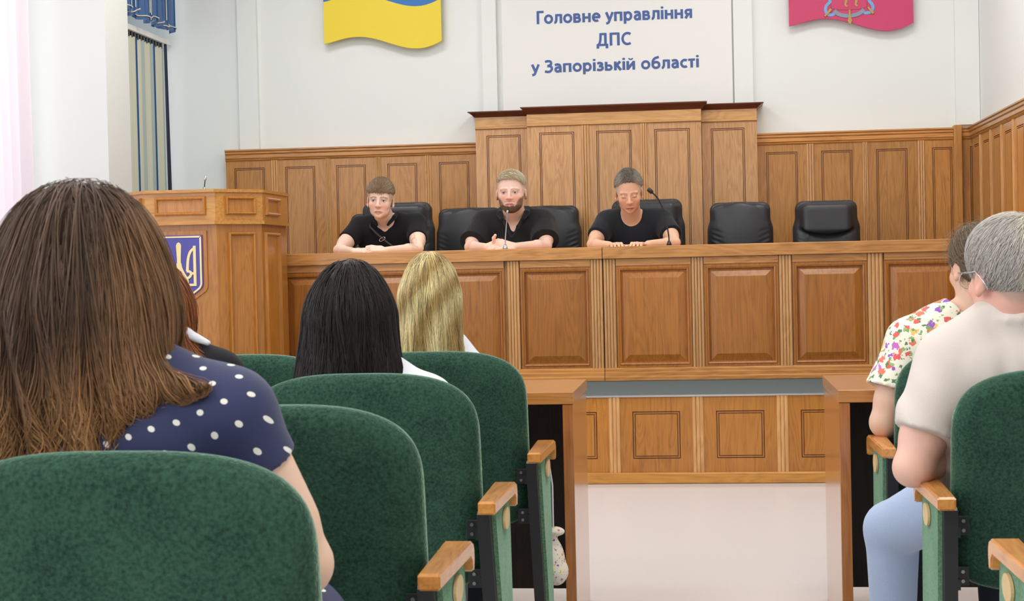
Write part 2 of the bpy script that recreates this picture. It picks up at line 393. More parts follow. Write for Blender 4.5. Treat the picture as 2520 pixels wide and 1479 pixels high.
# ---------------------------------------------------------------- oak wall panelling behind the stage
ZS = .44
def rail_prof(y, z0, z1):
    h = z1-z0
    return [(y+.02, z0), (y-.004, z0), (y-.010, z0+.1*h), (y-.006, z0+.16*h), (y-.014, z0+.25*h), (y-.014, z0+.50*h), (y-.009, z0+.56*h), (y-.018, z0+.64*h), (y-.018, z0+.80*h), (y-.026, z0+.88*h), (y-.026, z1), (y+.05, z1)]
def wainscot(root, spans, insets, strips, y, z0, ztop, zr, xa, xb, zins=.60, mat='oakV'):
    part('backing', B(xa, xb, y+.018, YB-.004, z0, zr-.002), 'oakV', root)
    for (a, b_), (i0, i1) in zip(spans, insets):
        part('panel', panel_vf((a, b_, z0, ztop), (i0, i1, zins, ztop-.048), PROF, FY(y), y), mat, root, mat2='groove', idx2=gidx(PROF))
    for s0, s1 in strips: part('reeded_strip', flutes(s0, s1, z0, ztop, y-.001, 3), 'oakS', root)
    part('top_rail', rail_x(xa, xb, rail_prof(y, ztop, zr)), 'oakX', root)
t = thing('wall_panelling', 'low oak wall panelling behind the left seated man, left of the tall section', 'wall panelling', (-2.4, 11, ZS))
wainscot(t, [(-3.307, -2.985), (-2.939, -2.600), (-2.568, -2.246), (-2.212, -1.906), (-1.861, -1.54)],
         [(-3.246, -3.032), (-2.885, -2.675), (-2.526, -2.318), (-2.167, -1.960), (-1.808, -1.600)],
         [(-2.985, -2.939), (-2.600, -2.568), (-2.246, -2.212), (-1.906, -1.861)], 11.0, ZS, 1.87, 1.949, -3.307, -1.54)
t = thing('wall_panelling', 'low oak wall panelling behind the two empty armchairs, right of the tall section', 'wall panelling', (1, 11, ZS))
wainscot(t, [(.346, .670), (.721, 1.037), (1.071, 1.395), (1.440, 1.624), (1.675, 1.808)],
         [(.405, .611), (.768, .970), (1.126, 1.329), (1.489, 1.618), (1.732, 1.801)],
         [(.670, .721), (1.037, 1.071), (1.395, 1.440)], 11.0, ZS, 1.87, 1.949, .346, 1.808)
part('corner_post', B(1.624, 1.675, 10.955, 11.03, ZS, 1.962, b=.003), 'oakV', t)
t = thing('wall_panelling', 'oak wall panelling running along the right side wall toward the camera', 'wall panelling', (XR, 9.5, ZS))
ydiv = [10.97, 10.62, 10.24, 9.87, 9.50, 9.13, 8.76, 8.39, 8.14]
part('backing', B(XR-.052, XR-.002, 8.13, 10.965, ZS, 1.945), 'oakV', t)
for a, b_ in zip(ydiv[1:], ydiv[:-1]):
    if b_-a > .3:
        part('panel', panel_vf((a+.02, b_-.02, ZS, 1.87), (a+.085, b_-.085, .6, 1.822), PROF, FXN(XR-.07), 0), 'oakV', t, mat2='groove', idx2=gidx(PROF))
    else: part('panel', B(XR-.07, XR-.05, a, b_-.02, ZS, 1.87), 'oakV', t)
for b_ in ydiv[1:-1]:
    part('reeded_strip', MB().prism([(XR-.05, b_-.02), (XR-.076, b_-.018), (XR-.080, b_-.007), (XR-.073, b_), (XR-.080, b_+.007), (XR-.076, b_+.018), (XR-.05, b_+.02)], ZS, 1.87, 'Z').vf, 'oakS', t)
part('top_rail', MB().prism([(XR-(y-0), z) for y, z in [(-.0+.002, 1.87), (.074, 1.87), (.080, 1.878), (.076, 1.883), (.084, 1.89), (.084, 1.91), (.079, 1.915), (.088, 1.92), (.088, 1.934), (.096, 1.94), (.096, 1.949), (.002, 1.949)]], 8.13, 10.96, 'Y').vf, 'oakY', t)
# tall middle section
t = thing('tall_panelling', 'tall stepped oak panelling with shade-darkened red-brown cornice below the lettered board', 'wall panelling', (-.6, 10.8, ZS))
def crown(x0, x1, y, z0, z1, ov):
    m = MB(); ybk = YB-.004
    rings = [(0, z0), (.012, z0+.2*(z1-z0)), (.02, z0+.45*(z1-z0)), (.7*ov, z0+.72*(z1-z0)), (ov, z0+.86*(z1-z0)), (ov, z1)]
    V = []; Fs = []
    for o_, z in rings: V += [(x0-o_, y-o_, z), (x1+o_, y-o_, z), (x1+o_, ybk, z), (x0-o_, ybk, z)]
    for k in range(len(rings)-1):
        for j in range(4): Fs.append((4*k+j, 4*k+(j+1) % 4, 4*k+4+(j+1) % 4, 4*k+4+j))
    Fs += [(3, 2, 1, 0), tuple(4*(len(rings)-1)+j for j in range(4))]
    return m.add(V, Fs).vf
def tall(xa, xb, y, insets, strips, zt):
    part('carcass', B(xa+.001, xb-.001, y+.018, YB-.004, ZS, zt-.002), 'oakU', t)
    xs = [xa]+[v for s in strips for v in s]+[xb]
    for k, i in enumerate(insets):
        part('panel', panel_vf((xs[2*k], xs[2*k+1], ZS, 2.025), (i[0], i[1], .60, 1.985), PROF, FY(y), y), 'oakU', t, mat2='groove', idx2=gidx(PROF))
    for s0, s1 in strips: part('reeded_strip', flutes(s0, s1, ZS, 2.025, y-.001, 3), 'oakS', t)
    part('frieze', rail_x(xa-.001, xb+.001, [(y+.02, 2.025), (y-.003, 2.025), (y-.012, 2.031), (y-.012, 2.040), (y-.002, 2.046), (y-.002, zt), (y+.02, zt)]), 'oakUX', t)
tall(-1.536, -1.178, 10.9, [(-1.462, -1.230)], [], 2.108)
tall(-.018, .344, 10.9, [(.041, .263)], [], 2.108)
tall(-1.174, -.021, 10.8, [(-1.094, -.860), (-.714, -.482), (-.329, -.097)], [(-.814, -.760), (-.423, -.378)], 2.108)
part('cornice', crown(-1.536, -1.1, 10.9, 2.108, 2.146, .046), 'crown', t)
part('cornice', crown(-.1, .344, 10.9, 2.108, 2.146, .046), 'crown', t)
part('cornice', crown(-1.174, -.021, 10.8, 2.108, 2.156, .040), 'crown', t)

# ---------------------------------------------------------------- lettered board
t = thing('lettered_board', 'white wall board with three lines of blue lettering above the tall panelling', 'sign', (-.58, YB, 2.3))
part('board', B(-1.363, .195, YB-.028, YB-.001, 2.10, 3.6, b=.003), 'white', t)
def strip(P, W, y0, y1):
    """flat ribbon along (x,z) points with widths, thickness in y"""
    m = MB(); L_, R_ = [], []
    for i, p in enumerate(P):
        a = np.array(P[max(i-1, 0)]); b_ = np.array(P[min(i+1, len(P)-1)]); d = (b_-a)/np.linalg.norm(b_-a); nn = np.array([-d[1], d[0]])
        wv = W[i] if hasattr(W, '__len__') else W
        L_.append(tuple(np.array(p)+nn*wv/2)); R_.append(tuple(np.array(p)-nn*wv/2))
    n = len(P)
    V = [(a, y0, c) for a, c in L_]+[(a, y0, c) for a, c in R_]+[(a, y1, c) for a, c in L_]+[(a, y1, c) for a, c in R_]
    Fs = []
    for i in range(n-1):
        Fs += [(i, i+1, n+i+1, n+i), (2*n+i, 3*n+i, 3*n+i+1, 2*n+i+1), (i, 2*n+i, 2*n+i+1, i+1), (n+i, n+i+1, 3*n+i+1, 3*n+i)]
    Fs += [(0, n, 3*n, 2*n), (n-1, 3*n-1, 4*n-1, 2*n-1)]
    return V, Fs
def sp(pts, n=6):
    P = np.array(pts, float); out = []
    for i in range(len(P)-1):
        p0, p1, p2, p3 = P[max(i-1, 0)], P[i], P[i+1], P[min(i+2, len(P)-1)]
        for k in range(n):
            s = k/n; out.append(tuple(.5*((2*p1)+(-p0+p2)*s+(2*p0-5*p1+4*p2-p3)*s*s+(-p0+3*p1-3*p2+p3)*s**3)))
    return out+[tuple(P[-1])]
def el(cx, cz, rx, rz, a0, a1, n=22): return [(cx+rx*math.cos(math.radians(a0+(a1-a0)*k/n)), cz+rz*math.sin(math.radians(a0+(a1-a0)*k/n))) for k in range(n+1)]
S_ = lambda *p: ('s',)+p          # straight stroke(s)
Q_ = lambda *p: ('c', sp(list(p), 5))   # curved stroke
A_ = lambda *a: ('c', el(*a))
def H_(x, z0=0, z1=.70): return S_((x, z0), (x, z1))
GLYPH = {
 'о': (.62, [A_(.31, .35, .225, .275, 0, 360)]), 'л': (.57, [Q_((.02, .07), (.10, .09), (.155, .25), (.17, .70)), S_((.12, .63), (.47, .63)), H_(.47)]),
 'в': (.56, [H_(.10), S_((.10, .63), (.29, .63)), A_(.29, .50, .12, .13, 90, -90), S_((.10, .37), (.31, .37)), A_(.31, .22, .14, .15, 90, -90), S_((.31, .07), (.10, .07))]),
 'н': (.60, [H_(.10), H_(.49), S_((.10, .36), (.49, .36))]), 'е': (.57, [A_(.30, .35, .215, .275, 0, 305), S_((.10, .355), (.55, .355))]),
 'у': (.50, [S_((.04, .70), (.255, .10)), Q_((.47, .70), (.27, .12), (.18, -.10), (.03, -.16))]), 'п': (.59, [H_(.10), H_(.48), S_((.10, .63), (.48, .63))]),
 'р': (.61, [H_(.10, -.23, .70), A_(.31, .35, .20, .275, 0, 360)]),
 'а': (.54, [Q_((.07, .58), (.20, .635), (.37, .60), (.425, .44)), H_(.425, 0, .46), Q_((.42, .405), (.26, .39), (.13, .31), (.12, .16), (.22, .065), (.36, .11), (.42, .22))]),
 'і': (.21, [H_(.10), ('d', .10, .89)]), 'я': (.54, [H_(.44), S_((.44, .63), (.23, .63)), A_(.23, .475, .125, .155, 90, 270), S_((.23, .32), (.44, .32)), S_((.27, .32), (.08, 0))]),
 'з': (.47, [Q_((.04, .59), (.18, .635), (.33, .58), (.33, .44), (.17, .375)), Q_((.15, .375), (.33, .34), (.385, .20), (.30, .085), (.17, .065), (.02, .11))]),
 'ь': (.55, [H_(.10), S_((.10, .40), (.29, .40)), A_(.29, .235, .15, .165, 90, -90), S_((.29, .07), (.10, .07))]),
 'к': (.50, [H_(.10), S_((.12, .33), (.42, .70)), S_((.20, .42), (.46, 0))]), 'й': (.60, [H_(.10), H_(.49), S_((.10, .08), (.49, .62)), ('c2', sp([(.17, .93), (.24, .84), (.36, .84), (.43, .93)], 4))]),
 'б': (.61, [A_(.31, .31, .215, .235, 0, 360), Q_((.095, .30), (.11, .62), (.24, .84), (.50, .94))]), 'с': (.48, [A_(.31, .35, .225, .275, 55, 305)]),
 'т': (.45, [S_((.0, .63), (.44, .63)), H_(.22)]), 'Г': (.47, [H_(.11, 0, 1), S_((.11, .925), (.50, .925))]),
 'Д': (.78, [Q_((.12, .08), (.21, .30), (.25, .60), (.26, 1.0)), S_((.20, .925), (.60, .925)), H_(.58, .05, 1), S_((0, .075), (.74, .075)), H_(.065, -.20, .12), H_(.675, -.20, .12)]),
 'П': (.76, [H_(.12, 0, 1), H_(.62, 0, 1), S_((.12, .925), (.62, .925))]), 'С': (.66, [A_(.42, .5, .33, .43, 52, 308)]),
 'З': (.56, [Q_((.04, .87), (.20, .93), (.40, .88), (.42, .66), (.20, .535)), Q_((.18, .535), (.42, .49), (.475, .28), (.36, .10), (.20, .065), (.02, .11))]), ' ': (.26, [])}
def textline(s, xc, zb, width, cap, wk=.172):
    x = 0; st = []
    for ch in s:
        adv, G_ = GLYPH[ch]
        for g in G_: st.append((x, g))
        x += adv+.05
    tot = x-.05; sx = width/tot; k = 0; mm = MB()
    for x0, g in st:
        pl = lambda P: [(xc-width/2+(x0+a)*sx, zb+c*cap) for a, c in P]
        y = YB-.0300-.00012*(k % 9); k += 1
        if g[0] == 's': mm.add(*strip(pl(g[1:]), wk*(cap if abs(g[1][1]-g[2][1]) < .01 else sx), y, y+.0018))
        elif g[0] == 'c': mm.add(*strip(pl(g[1]), wk*(sx+cap)/2, y, y+.0018))
        elif g[0] == 'c2': mm.add(*strip(pl(g[1]), wk*.6*cap, y, y+.0018))
        else: mm.prism([(xc-width/2+(x0+g[1])*sx+.095*sx*math.cos(a), zb+g[2]*cap+.09*cap*math.sin(a)) for a in np.linspace(0, 2*PI, 15)[:-1]], y, y+.0018, 'Y')
    o = part('lettering', mm.vf, 'letters', t)
    o['label'] = 'blue lettering reading '+s
textline('Головне управління', -.594, 2.744, 1.056, .088)
textline('ДПС', -.597, 2.580, .232, .086)
textline('у Запорізькій області', -.594, 2.412, 1.135, .084)

# ---------------------------------------------------------------- the two wavy flag boards
WT = np.array([0, .13, .27, .42, .57, .72, .86, 1]); WZ = np.array([2.660, 2.686, 2.698, 2.686, 2.648, 2.608, 2.612, 2.652])
def wave(tt):
    c = np.polyfit(WT, WZ, 5); return np.polyval(c, tt)
def flag(xa, xb, zlo, zhi, y0, y1):
    n = 48; T = np.linspace(0, 1, n); W = wave(T)
    pts = [(xa+(xb-xa)*a, zlo+b_-2.65) for a, b_ in zip(T, W)]+[(xa+(xb-xa)*a, zhi+b_-2.65) for a, b_ in zip(T[::-1], W[::-1])]
    V = [(a, y0, z) for a, z in pts]+[(a, y1, z) for a, z in pts]
    Fs = []
    for i in range(n-1):
        j = 2*n-1-i
        Fs += [(i, i+1, j-1, j), (2*n+i, 2*n+j, 2*n+j-1, 2*n+i+1), (i, 2*n+i, 2*n+i+1, i+1), (j, j-1, 2*n+j-1, 2*n+j)]
    Fs += [(0, 2*n-1, 4*n-1, 2*n), (n-1, 3*n-1, 3*n, n)]
    return V, Fs
t = thing('flag_board', 'wavy yellow and blue flag board on the white wall', 'flag', (-2.18, 11.04, 2.6))
part('yellow_band', flag(-2.590, -1.772, 2.65, 2.938, 11.010, 11.032), 'yellow', t)
part('blue_band', flag(-2.590, -1.772, 2.938, 3.226, 11.010, 11.032), 'blue', t)
for x in (-2.45, -1.96): part('spacer', B(x, x+.05, 11.033, YB-.002, 2.8, 3.0), 'white', t)
t = thing('flag_board', 'wavy magenta flag board with blue ribbon emblem, right of the lettered board', 'flag', (.98, 11.04, 2.6))
part('magenta_field', flag(.574, 1.384, 2.648, 3.226, 11.010, 11.032), 'magenta', t)
for x in (.70, 1.2): part('spacer', B(x, x+.05, 11.033, YB-.002, 2.8, 3.0), 'white', t)
def E(zx, zy): return (.966+(zx-1190)*.000423, 2.792-(zy-0)*.00044)
em = part('emblem', strip(sp([E(960, 100), E(1040, 160), E(1190, 188), E(1340, 160), E(1420, 100)]), .026, 11.004, 11.011), 'ribbon2', t)
V, Fs = [], []
m = MB()
for P in ([E(990, 110), E(940, 160), E(860, 150), E(830, 90), E(845, 20), E(900, -40), E(880, -120), E(850, -230)], [E(1390, 110), E(1440, 150), E(1520, 140), E(1560, 80), E(1545, 20), E(1500, -40), E(1520, -120), E(1550, -230)]):
    part('ribbon', strip(sp(P), .020, 11.006, 11.0115), 'ribbon', em)
for a, b_ in ((E(815, 180), E(915, 75)), (E(1480, 65), E(1565, 165)), (E(1200, 95), E(1200, 290))):
    part('gold_handle', strip([a, ((a[0]+b_[0])/2, (a[1]+b_[1])/2), b_], [.010, .014, .017], 11.000, 11.0112), 'gold', em)
part('gold_handle', strip([E(1200, 215), E(1200, 260), E(1200, 305)], [.016, .03, .012], 10.999, 11.0110), 'gold', em)
for x in (1145, 1305): part('gold_figure', strip([E(x+15, -120), E(x, -20), E(x-10, 20), E(x+20, 45)], [.02, .016, .012, .014], 11.006, 11.0112), 'gold', em)
m = MB().add(*strip([E(905, -200), E(915, 60), E(1000, 88), E(1200, 95), E(1400, 85), E(1470, 60), E(1480, -200)], .003, 11.0085, 11.0112))
part('shield_outline', m.vf, 'crown', em)

# ---------------------------------------------------------------- window dressing at the left wall
t = thing('sheer_curtain', 'white sheer curtain in folds at the window on the far left edge', 'curtain', (-3.99, 8.2, 3.6))
n = 240; V = []; Fs = []
ZC = np.linspace(.25, 3.62, 14)
for k, z in enumerate(ZC):
    for i in range(n):
        s = i/(n-1); y = 6.6+2.62*s
        x = -3.955+.028*math.sin(i*.52+.3*math.sin(i*.13))*(1+.25*math.sin(k*.5))+.012*math.sin(i*.19+1)
        V.append((x, y+.006*math.sin(i*.5+k*.3), z))
for k in range(len(ZC)-1):
    for i in range(n-1): Fs.append((k*n+i, k*n+i+1, (k+1)*n+i+1, (k+1)*n+i))
part('curtain_cloth', (V, Fs), 'sheer', t, smooth=True)
part('curtain_rail', MB().tube([(-3.955, 6.4, 3.66), (-3.955, 9.35, 3.66)], .014).box(-4.1, -3.955, 6.6, 6.63, 3.65, 3.67).box(-4.1, -3.955, 9.2, 9.23, 3.65, 3.67).vf, 'alu', t)
t = thing('vertical_blind', 'vertical blind of cream and blue slats, hanging in the left corner', 'blind', (-3.72, 10.6, 2.7))
part('headrail', B(-3.745, -3.690, 10.20, 11.055, 2.692, 2.728, b=.003), 'white', t)
part('headrail_bracket', MB().box(-4.1, -3.74, 10.25, 10.28, 2.70, 2.72).box(-4.1, -3.74, 10.98, 11.01, 2.70, 2.72).vf, 'white', t)
y = 10.215; k = 0
pat = ['blind', 'blind', 'blindblue', 'blind', 'blind2', 'blind', 'blind', 'blind2', 'blindblue', 'blind', 'blind', 'blind2', 'blind']
while y < 10.90 and k < 13:
    wd = .060
    a = math.radians(30+10*math.sin(k*2.1)); dx = math.sin(a)*wd
    V = []; 
    for z in (.55, 2.66):
        for s, bw in ((0, 0), (.5, .004), (1, 0)): V.append((-3.716+dx*(s-.5)+bw, y+wd*s, z))
    V2 = [(x-.0015, yy, z) for x, yy, z in V]
    o = part('slat', (V+V2, [(0, 1, 4, 3), (1, 2, 5, 4), (7, 6, 9, 10), (8, 7, 10, 11), (0, 3, 9, 6), (2, 8, 11, 5), (0, 6, 7, 1), (1, 7, 8, 2), (3, 4, 10, 9), (4, 5, 11, 10)]), pat[k], t)
    if pat[k] == 'blindblue': o['label'] = 'blue slat'
    part('slat_clip', B(-3.726, -3.706, y+wd*.25, y+wd*.75, 2.655, 2.694), 'blackplastic', o)
    y += wd-.002; k += 1
# blue satin valance with scalloped fringe, navy panel behind it
t = thing('satin_valance', 'gathered blue satin valance with cream piping above the vertical blind', 'curtain', (-3.66, 10.6, 3.4))
n = 90; V = []; Fs = []; zs = np.linspace(2.80, 3.6, 10)
def vx(i): return -3.655+.030*math.sin(i*.55)+.012*math.sin(i*1.3)
for k_, z in enumerate(zs):
    for i in range(n):
        zz = z-(.035*abs(math.sin(i*.2)) if k_ == 0 else 0); V.append((vx(i)*(1), 10.05+.93*i/(n-1), zz))
for k_ in range(len(zs)-1):
    for i in range(n-1): Fs.append((k_*n+i, k_*n+i+1, (k_+1)*n+i+1, (k_+1)*n+i))
part('valance_cloth', (V, Fs), 'satin', t, smooth=True)
m = MB()
m.tube([(vx(i)+.008, 10.05+.93*i/(n-1), 2.825-.035*abs(math.sin(i*.2))) for i in range(n)], .0045, 6)
for c in range(5, n, 8): m.tube([(vx(c)+.008, 10.05+.93*c/(n-1), 2.83), (vx(c)+.008, 10.05+.93*c/(n-1), 3.58)], .004, 6)
part('piping', m.vf, 'piping', t)
part('valance_rail', B(-3.70, -3.66, 10.0, 11.06, 3.58, 3.62), 'white', t)
t = thing('navy_side_curtain', 'dark navy curtain edge showing between the vertical blind and the back wall', 'curtain', (-3.66, 11.0, 2.6))
V = []; Fs = []; zs = np.linspace(.5, 2.69, 12)
for k_, z in enumerate(zs):
    wd = .012+.085*(1-(z-.5)/2.19)
    for i in range(16): V.append((-3.700+.010*math.sin(i*1.2), 10.935+wd*i/15, z))
for k_ in range(11):
    for i in range(15): Fs.append((k_*16+i, k_*16+i+1, (k_+1)*16+i+1, (k_+1)*16+i))
part('curtain_cloth', (V, Fs), 'darksatin', t, smooth=True)
part('hanger', B(-3.705, -3.695, 10.935, 10.945, 2.68, 2.70), 'blackplastic', t)

# ---------------------------------------------------------------- stage
t = thing('stage', 'raised stage with square oak panels on its front and grey carpet on top', 'stage', (0, 8.12, 0))
part('platform', B(-3.540, XR-.002, 8.15, YB-.004, 0.001, ZS-.006), 'shadebrown', t)
part('carpet', B(-3.540, XR-.002, 8.135, YB-.004, ZS-.006, ZS), 'carpet', t)
part('edge_strip', MB().prism([(8.108, ZS-.006), (8.108, ZS+.001), (8.136, ZS+.0015), (8.136, ZS-.004), (8.118, ZS-.005), (8.118, ZS-.006)], -3.540, XR-.002, 'X').vf, 'alu', t)
xs = [-.088-.415*k for k in range(8, -1, -1)]+[.327+.415*k for k in range(4)]
for a in xs:
    if a < -3.54: a = -3.54+.0
    part('reeded_strip', flutes(a, a+.056, .05, ZS-.007, 8.118, 3, .006), 'oakS', t)
    if a+.415 < XR: part('panel', panel_vf((a+.056, a+.415, .05, ZS-.007), (a+.118, a+.355, .124, .361), PROF, FY(8.12), 0), 'oakG', t, mat2='groove', idx2=gidx(PROF))
part('skirting', MB().prism([(8.105, .001), (8.100, .004), (8.100, .050), (8.106, .056), (8.14, .056), (8.14, .001)], -3.540, XR-.002, 'X').vf, 'oakGX', t)

# ---------------------------------------------------------------- long desk in two sections
def desk(x0, x1, panels, strips, label):
    t = thing('presidium_desk', label, 'desk', ((x0+x1)/2, 9.5, ZS))
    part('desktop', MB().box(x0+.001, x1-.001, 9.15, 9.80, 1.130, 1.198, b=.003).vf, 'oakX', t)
    part('underframe', B(x0+.002, x1-.002, 9.198, 9.225, ZS+.06, 1.128), 'oakV', t)
    part('end_panel', MB().box(x0+.003, x0+.03, 9.225, 9.76, ZS+.004, 1.128).vf, 'oakY', t)
    part('end_panel', MB().box(x1-.03, x1-.003, 9.225, 9.76, ZS+.004, 1.128).vf, 'oakY', t)
    for a, b_ in panels:
        part('front_panel', panel_vf((a-.012, b_+.012, .515, 1.128), (a, b_, .527, 1.076), FIELD, FY(9.183), 0), 'oakP', t, mat2='groove', idx2=gidx(FIELD))
        part('panel_rail', B(a-.012, b_+.012, 9.176, 9.20, 1.090, 1.129), 'oakX', t)
    for a, b_ in strips:
        part('reeded_strip', flutes(a, b_, .51, 1.128, 9.181, 4, .009), 'oakS', t)
    part('base_moulding', rail_x(x0+.001, x1-.001, [(9.24, ZS+.002), (9.150, ZS+.002), (9.150, .462), (9.158, .468), (9.158, .486), (9.168, .492), (9.168, .505), (9.178, .514), (9.24, .514)]), 'oakX', t)
desk(-2.45, -.586, [(-1.045, -.668), (-1.515, -1.161), (-1.985, -1.63), (-2.43, -2.10)], [(-.655, -.588), (-1.130, -1.062), (-1.60, -1.53), (-2.08, -2.0)], 'left section of the long oak desk, next to the podium')
desk(-.585, XR-.1, [(-.500, -.103), (-.008, .382), (.482, .867), (.984, 1.37), (1.47, 1.69)], [(-.583, -.515), (-.088, -.022), (.397, .466), (.882, .965), (1.385, 1.455)], 'right section of the long oak desk, in front of the two empty armchairs')

# ---------------------------------------------------------------- podium
PX, PY = -2.773, 8.40
t = thing('podium', 'faceted oak podium with a blue trident shield, at the left end of the long desk', 'podium', (PX, PY, ZS))
def pod_outline(hw, b_, yb, o_):
    """front half width, bevel, back y, outward offset"""
    return [(PX-hw, PY-o_), (PX+hw, PY-o_), (PX+hw+b_+o_*.6, PY+b_-o_*.4), (PX+hw+b_+o_*.6, yb), (PX-hw-b_-o_*.6, yb), (PX-hw-b_-o_*.6, PY+b_-o_*.4)]
HW, BV = .191, .185
def pod_slab(z0, z1, o_, yb=9.10): return MB().prism(pod_outline(HW, BV, yb, o_), z0, z1, 'Z').vf
part('base', pod_slab(ZS+.002, 1.365, .012), 'oakG', t)
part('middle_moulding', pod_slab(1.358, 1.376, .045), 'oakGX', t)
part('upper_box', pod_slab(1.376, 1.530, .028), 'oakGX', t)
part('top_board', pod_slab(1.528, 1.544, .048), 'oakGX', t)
part('plinth', pod_slab(ZS+.001, ZS+.07, .03), 'oakGX', t)
def face_frame(p0, p1, off):
    p0 = np.array(p0); p1 = np.array(p1); d = (p1-p0)/np.linalg.norm(p1-p0); nn = np.array([d[1], -d[0]])
    return lambda a, dd, z: (p0[0]+d[0]*a+nn[0]*(dd+off), p0[1]+d[1]*a+nn[1]*(dd+off), z)
RAISE = [(0, 0), (.002, .012), (.008, .016), (.014, .012), (.018, -.002), (.03, -.003)]
def raised(name, p0, p1, a0, a1, z0, z1, mat='oakG'):
    L_ = math.dist(p0, p1)
    part(name, panel_vf((a0*L_-.001, a1*L_+.001, z0-.001, z1+.001), (a0*L_, a1*L_, z0, z1), RAISE, face_frame(p0, p1, .004), 0), mat, t)
O = pod_outline(HW, BV, 9.10, .028)
raised('upper_panel', O[0], O[1], .14, .87, 1.408, 1.506)
raised('upper_panel', O[1], O[2], .20, .84, 1.408, 1.506)
raised('upper_panel', (O[2][0], O[2][1]), (O[2][0], O[2][1]+.36), .12, .9, 1.408, 1.506)
raised('upper_panel', O[5], O[0], .2, .84, 1.408, 1.506)
O = pod_outline(HW, BV, 9.10, .012)
raised('lower_panel', O[1], O[2], .24, .84, .56, 1.315, 'oakG')
raised('lower_panel', (O[2][0], O[2][1]), (O[2][0], O[2][1]+.36), .10, .92, .56, 1.315, 'oakG')
raised('lower_panel', O[5], O[0], .2, .8, .56, 1.315, 'oakG')
SX = PX-.012
def shield_pts(hw, zt, zc, zb, r=.022):
    half = [(hw, zt), (hw, zc+r)]
    for k in range(6):
        s = k/5; half.append((hw-r*.55*s*s-.0*s, zc+r-(r*1.3)*s))
    half.append((0, zb))
    pts = [(SX+x, z) for x, z in half]+[(SX-x, z) for x, z in half[-2::-1]]
    return pts
yf = PY-.012
part('shield_mount', MB().prism(shield_pts(.150, 1.326, 1.010, .905), yf-.010, yf+.001, 'Y').vf, 'oakP', t)
sh = part('shield', MB().prism(shield_pts(.128, 1.303, 1.022, .928), yf-.020, yf-.009, 'Y').vf, 'navy', t, label='blue shield')
bp_ = shield_pts(.119, 1.294, 1.026, .939)
part('border', strip(bp_+[bp_[0]], .0095, yf-.023, yf-.0195), 'cream', sh)
def T(zx, zy): return ((zx-327)*.000468, 1.302-(zy-185)*.000468)
m = MB()
halfstrokes = [([T(340, 500), T(352, 560), T(385, 630), T(418, 690), T(415, 760), T(370, 830), T(327, 872)], [.013, .013, .014, .014, .014, .014, .013]),
    ([T(511, 305), T(511, 500), T(511, 760)], .0150), ([T(327, 747), T(420, 747), T(527, 747)], .0125),
    ([T(520, 318), T(465, 370), T(438, 440), T(428, 520), T(423, 592)], [.010, .014, .014, .014, .016]),
    ([T(415, 592), T(450, 596), T(466, 620), T(450, 655), T(400, 680), T(350, 690), T(327, 715)], .0130),
    ([T(455, 617), T(480, 617), T(500, 617)], .013)]
for sg in (1, -1):
    for P, Wd in halfstrokes:
        if not hasattr(Wd, '__len__'): P2 = sp([(SX+sg*a, z) for a, z in P]) if len(P) > 3 else [(SX+sg*a, z) for a, z in P]; W2 = Wd
        else:
            P2 = sp([(SX+sg*a, z) for a, z in P]); W2 = list(np.interp(np.linspace(0, 1, len(P2)), np.linspace(0, 1, len(Wd)), Wd))
        kk = len(m.v) % 7; m.add(*strip(P2, W2, yf-.0235-.0002*kk, yf-.0195))
m.add(*strip(sp([(SX, T(0, 262)[1]), (SX, T(0, 300)[1]), (SX, T(0, 400)[1]), (SX, T(0, 500)[1]), (SX, T(0, 590)[1])]), list(np.interp(np.linspace(0, 1, 25), [0, .12, .25, .6, 1], [.001, .018, .028, .021, .020])), yf-.0238, yf-.0195))
part('trident', m.vf, 'cream', sh)

# ---------------------------------------------------------------- microphones
def mic(label, base, pts, r, headr, headl, mat, matb):
    t = thing('microphone', label, 'microphone', base)
    part('base', MB().tube([base, (base[0], base[1], base[2]+.012), (base[0], base[1], base[2]+.03)], [.016, .014, .007], 16).vf, matb, t, smooth=True)
    P = sp([(base[0], base[1], base[2]+.02)]+pts, 8)
    part('gooseneck', MB().tube(P, r, 8).vf, mat, t, smooth=True)
    a = np.array(P[-1]); d = a-np.array(P[-3]); d /= np.linalg.norm(d)
    Q = [a+d*headl*s for s in (-.1, .05, .3, .9, 1)]
    part('microphone_head', MB().tube(Q, [r*1.3, headr, headr*1.1, headr*1.1, headr*.7], 14).vf, matb, t, smooth=True)
mic('slim chrome gooseneck microphone in front of the middle seated man', (-1.168, 9.42, 1.198), [(-1.166, 9.42, 1.26), (-1.158, 9.42, 1.34), (-1.150, 9.41, 1.405)], .0036, .0062, .022, 'chrome', 'chrome')
mic('black gooseneck microphone curving up beside the right seated man', (-.215, 9.40, 1.198), [(-.218, 9.40, 1.27), (-.240, 9.40, 1.39), (-.272, 9.39, 1.468), (-.305, 9.38, 1.505)], .0042, .0115, .034, 'blackplastic', 'blackplastic')
mic('thin microphone standing up on top of the podium', (-2.748, 8.72, 1.544), [(-2.746, 8.72, 1.58), (-2.742, 8.72, 1.61)], .003, .0065, .025, 'blackplastic', 'chrome')

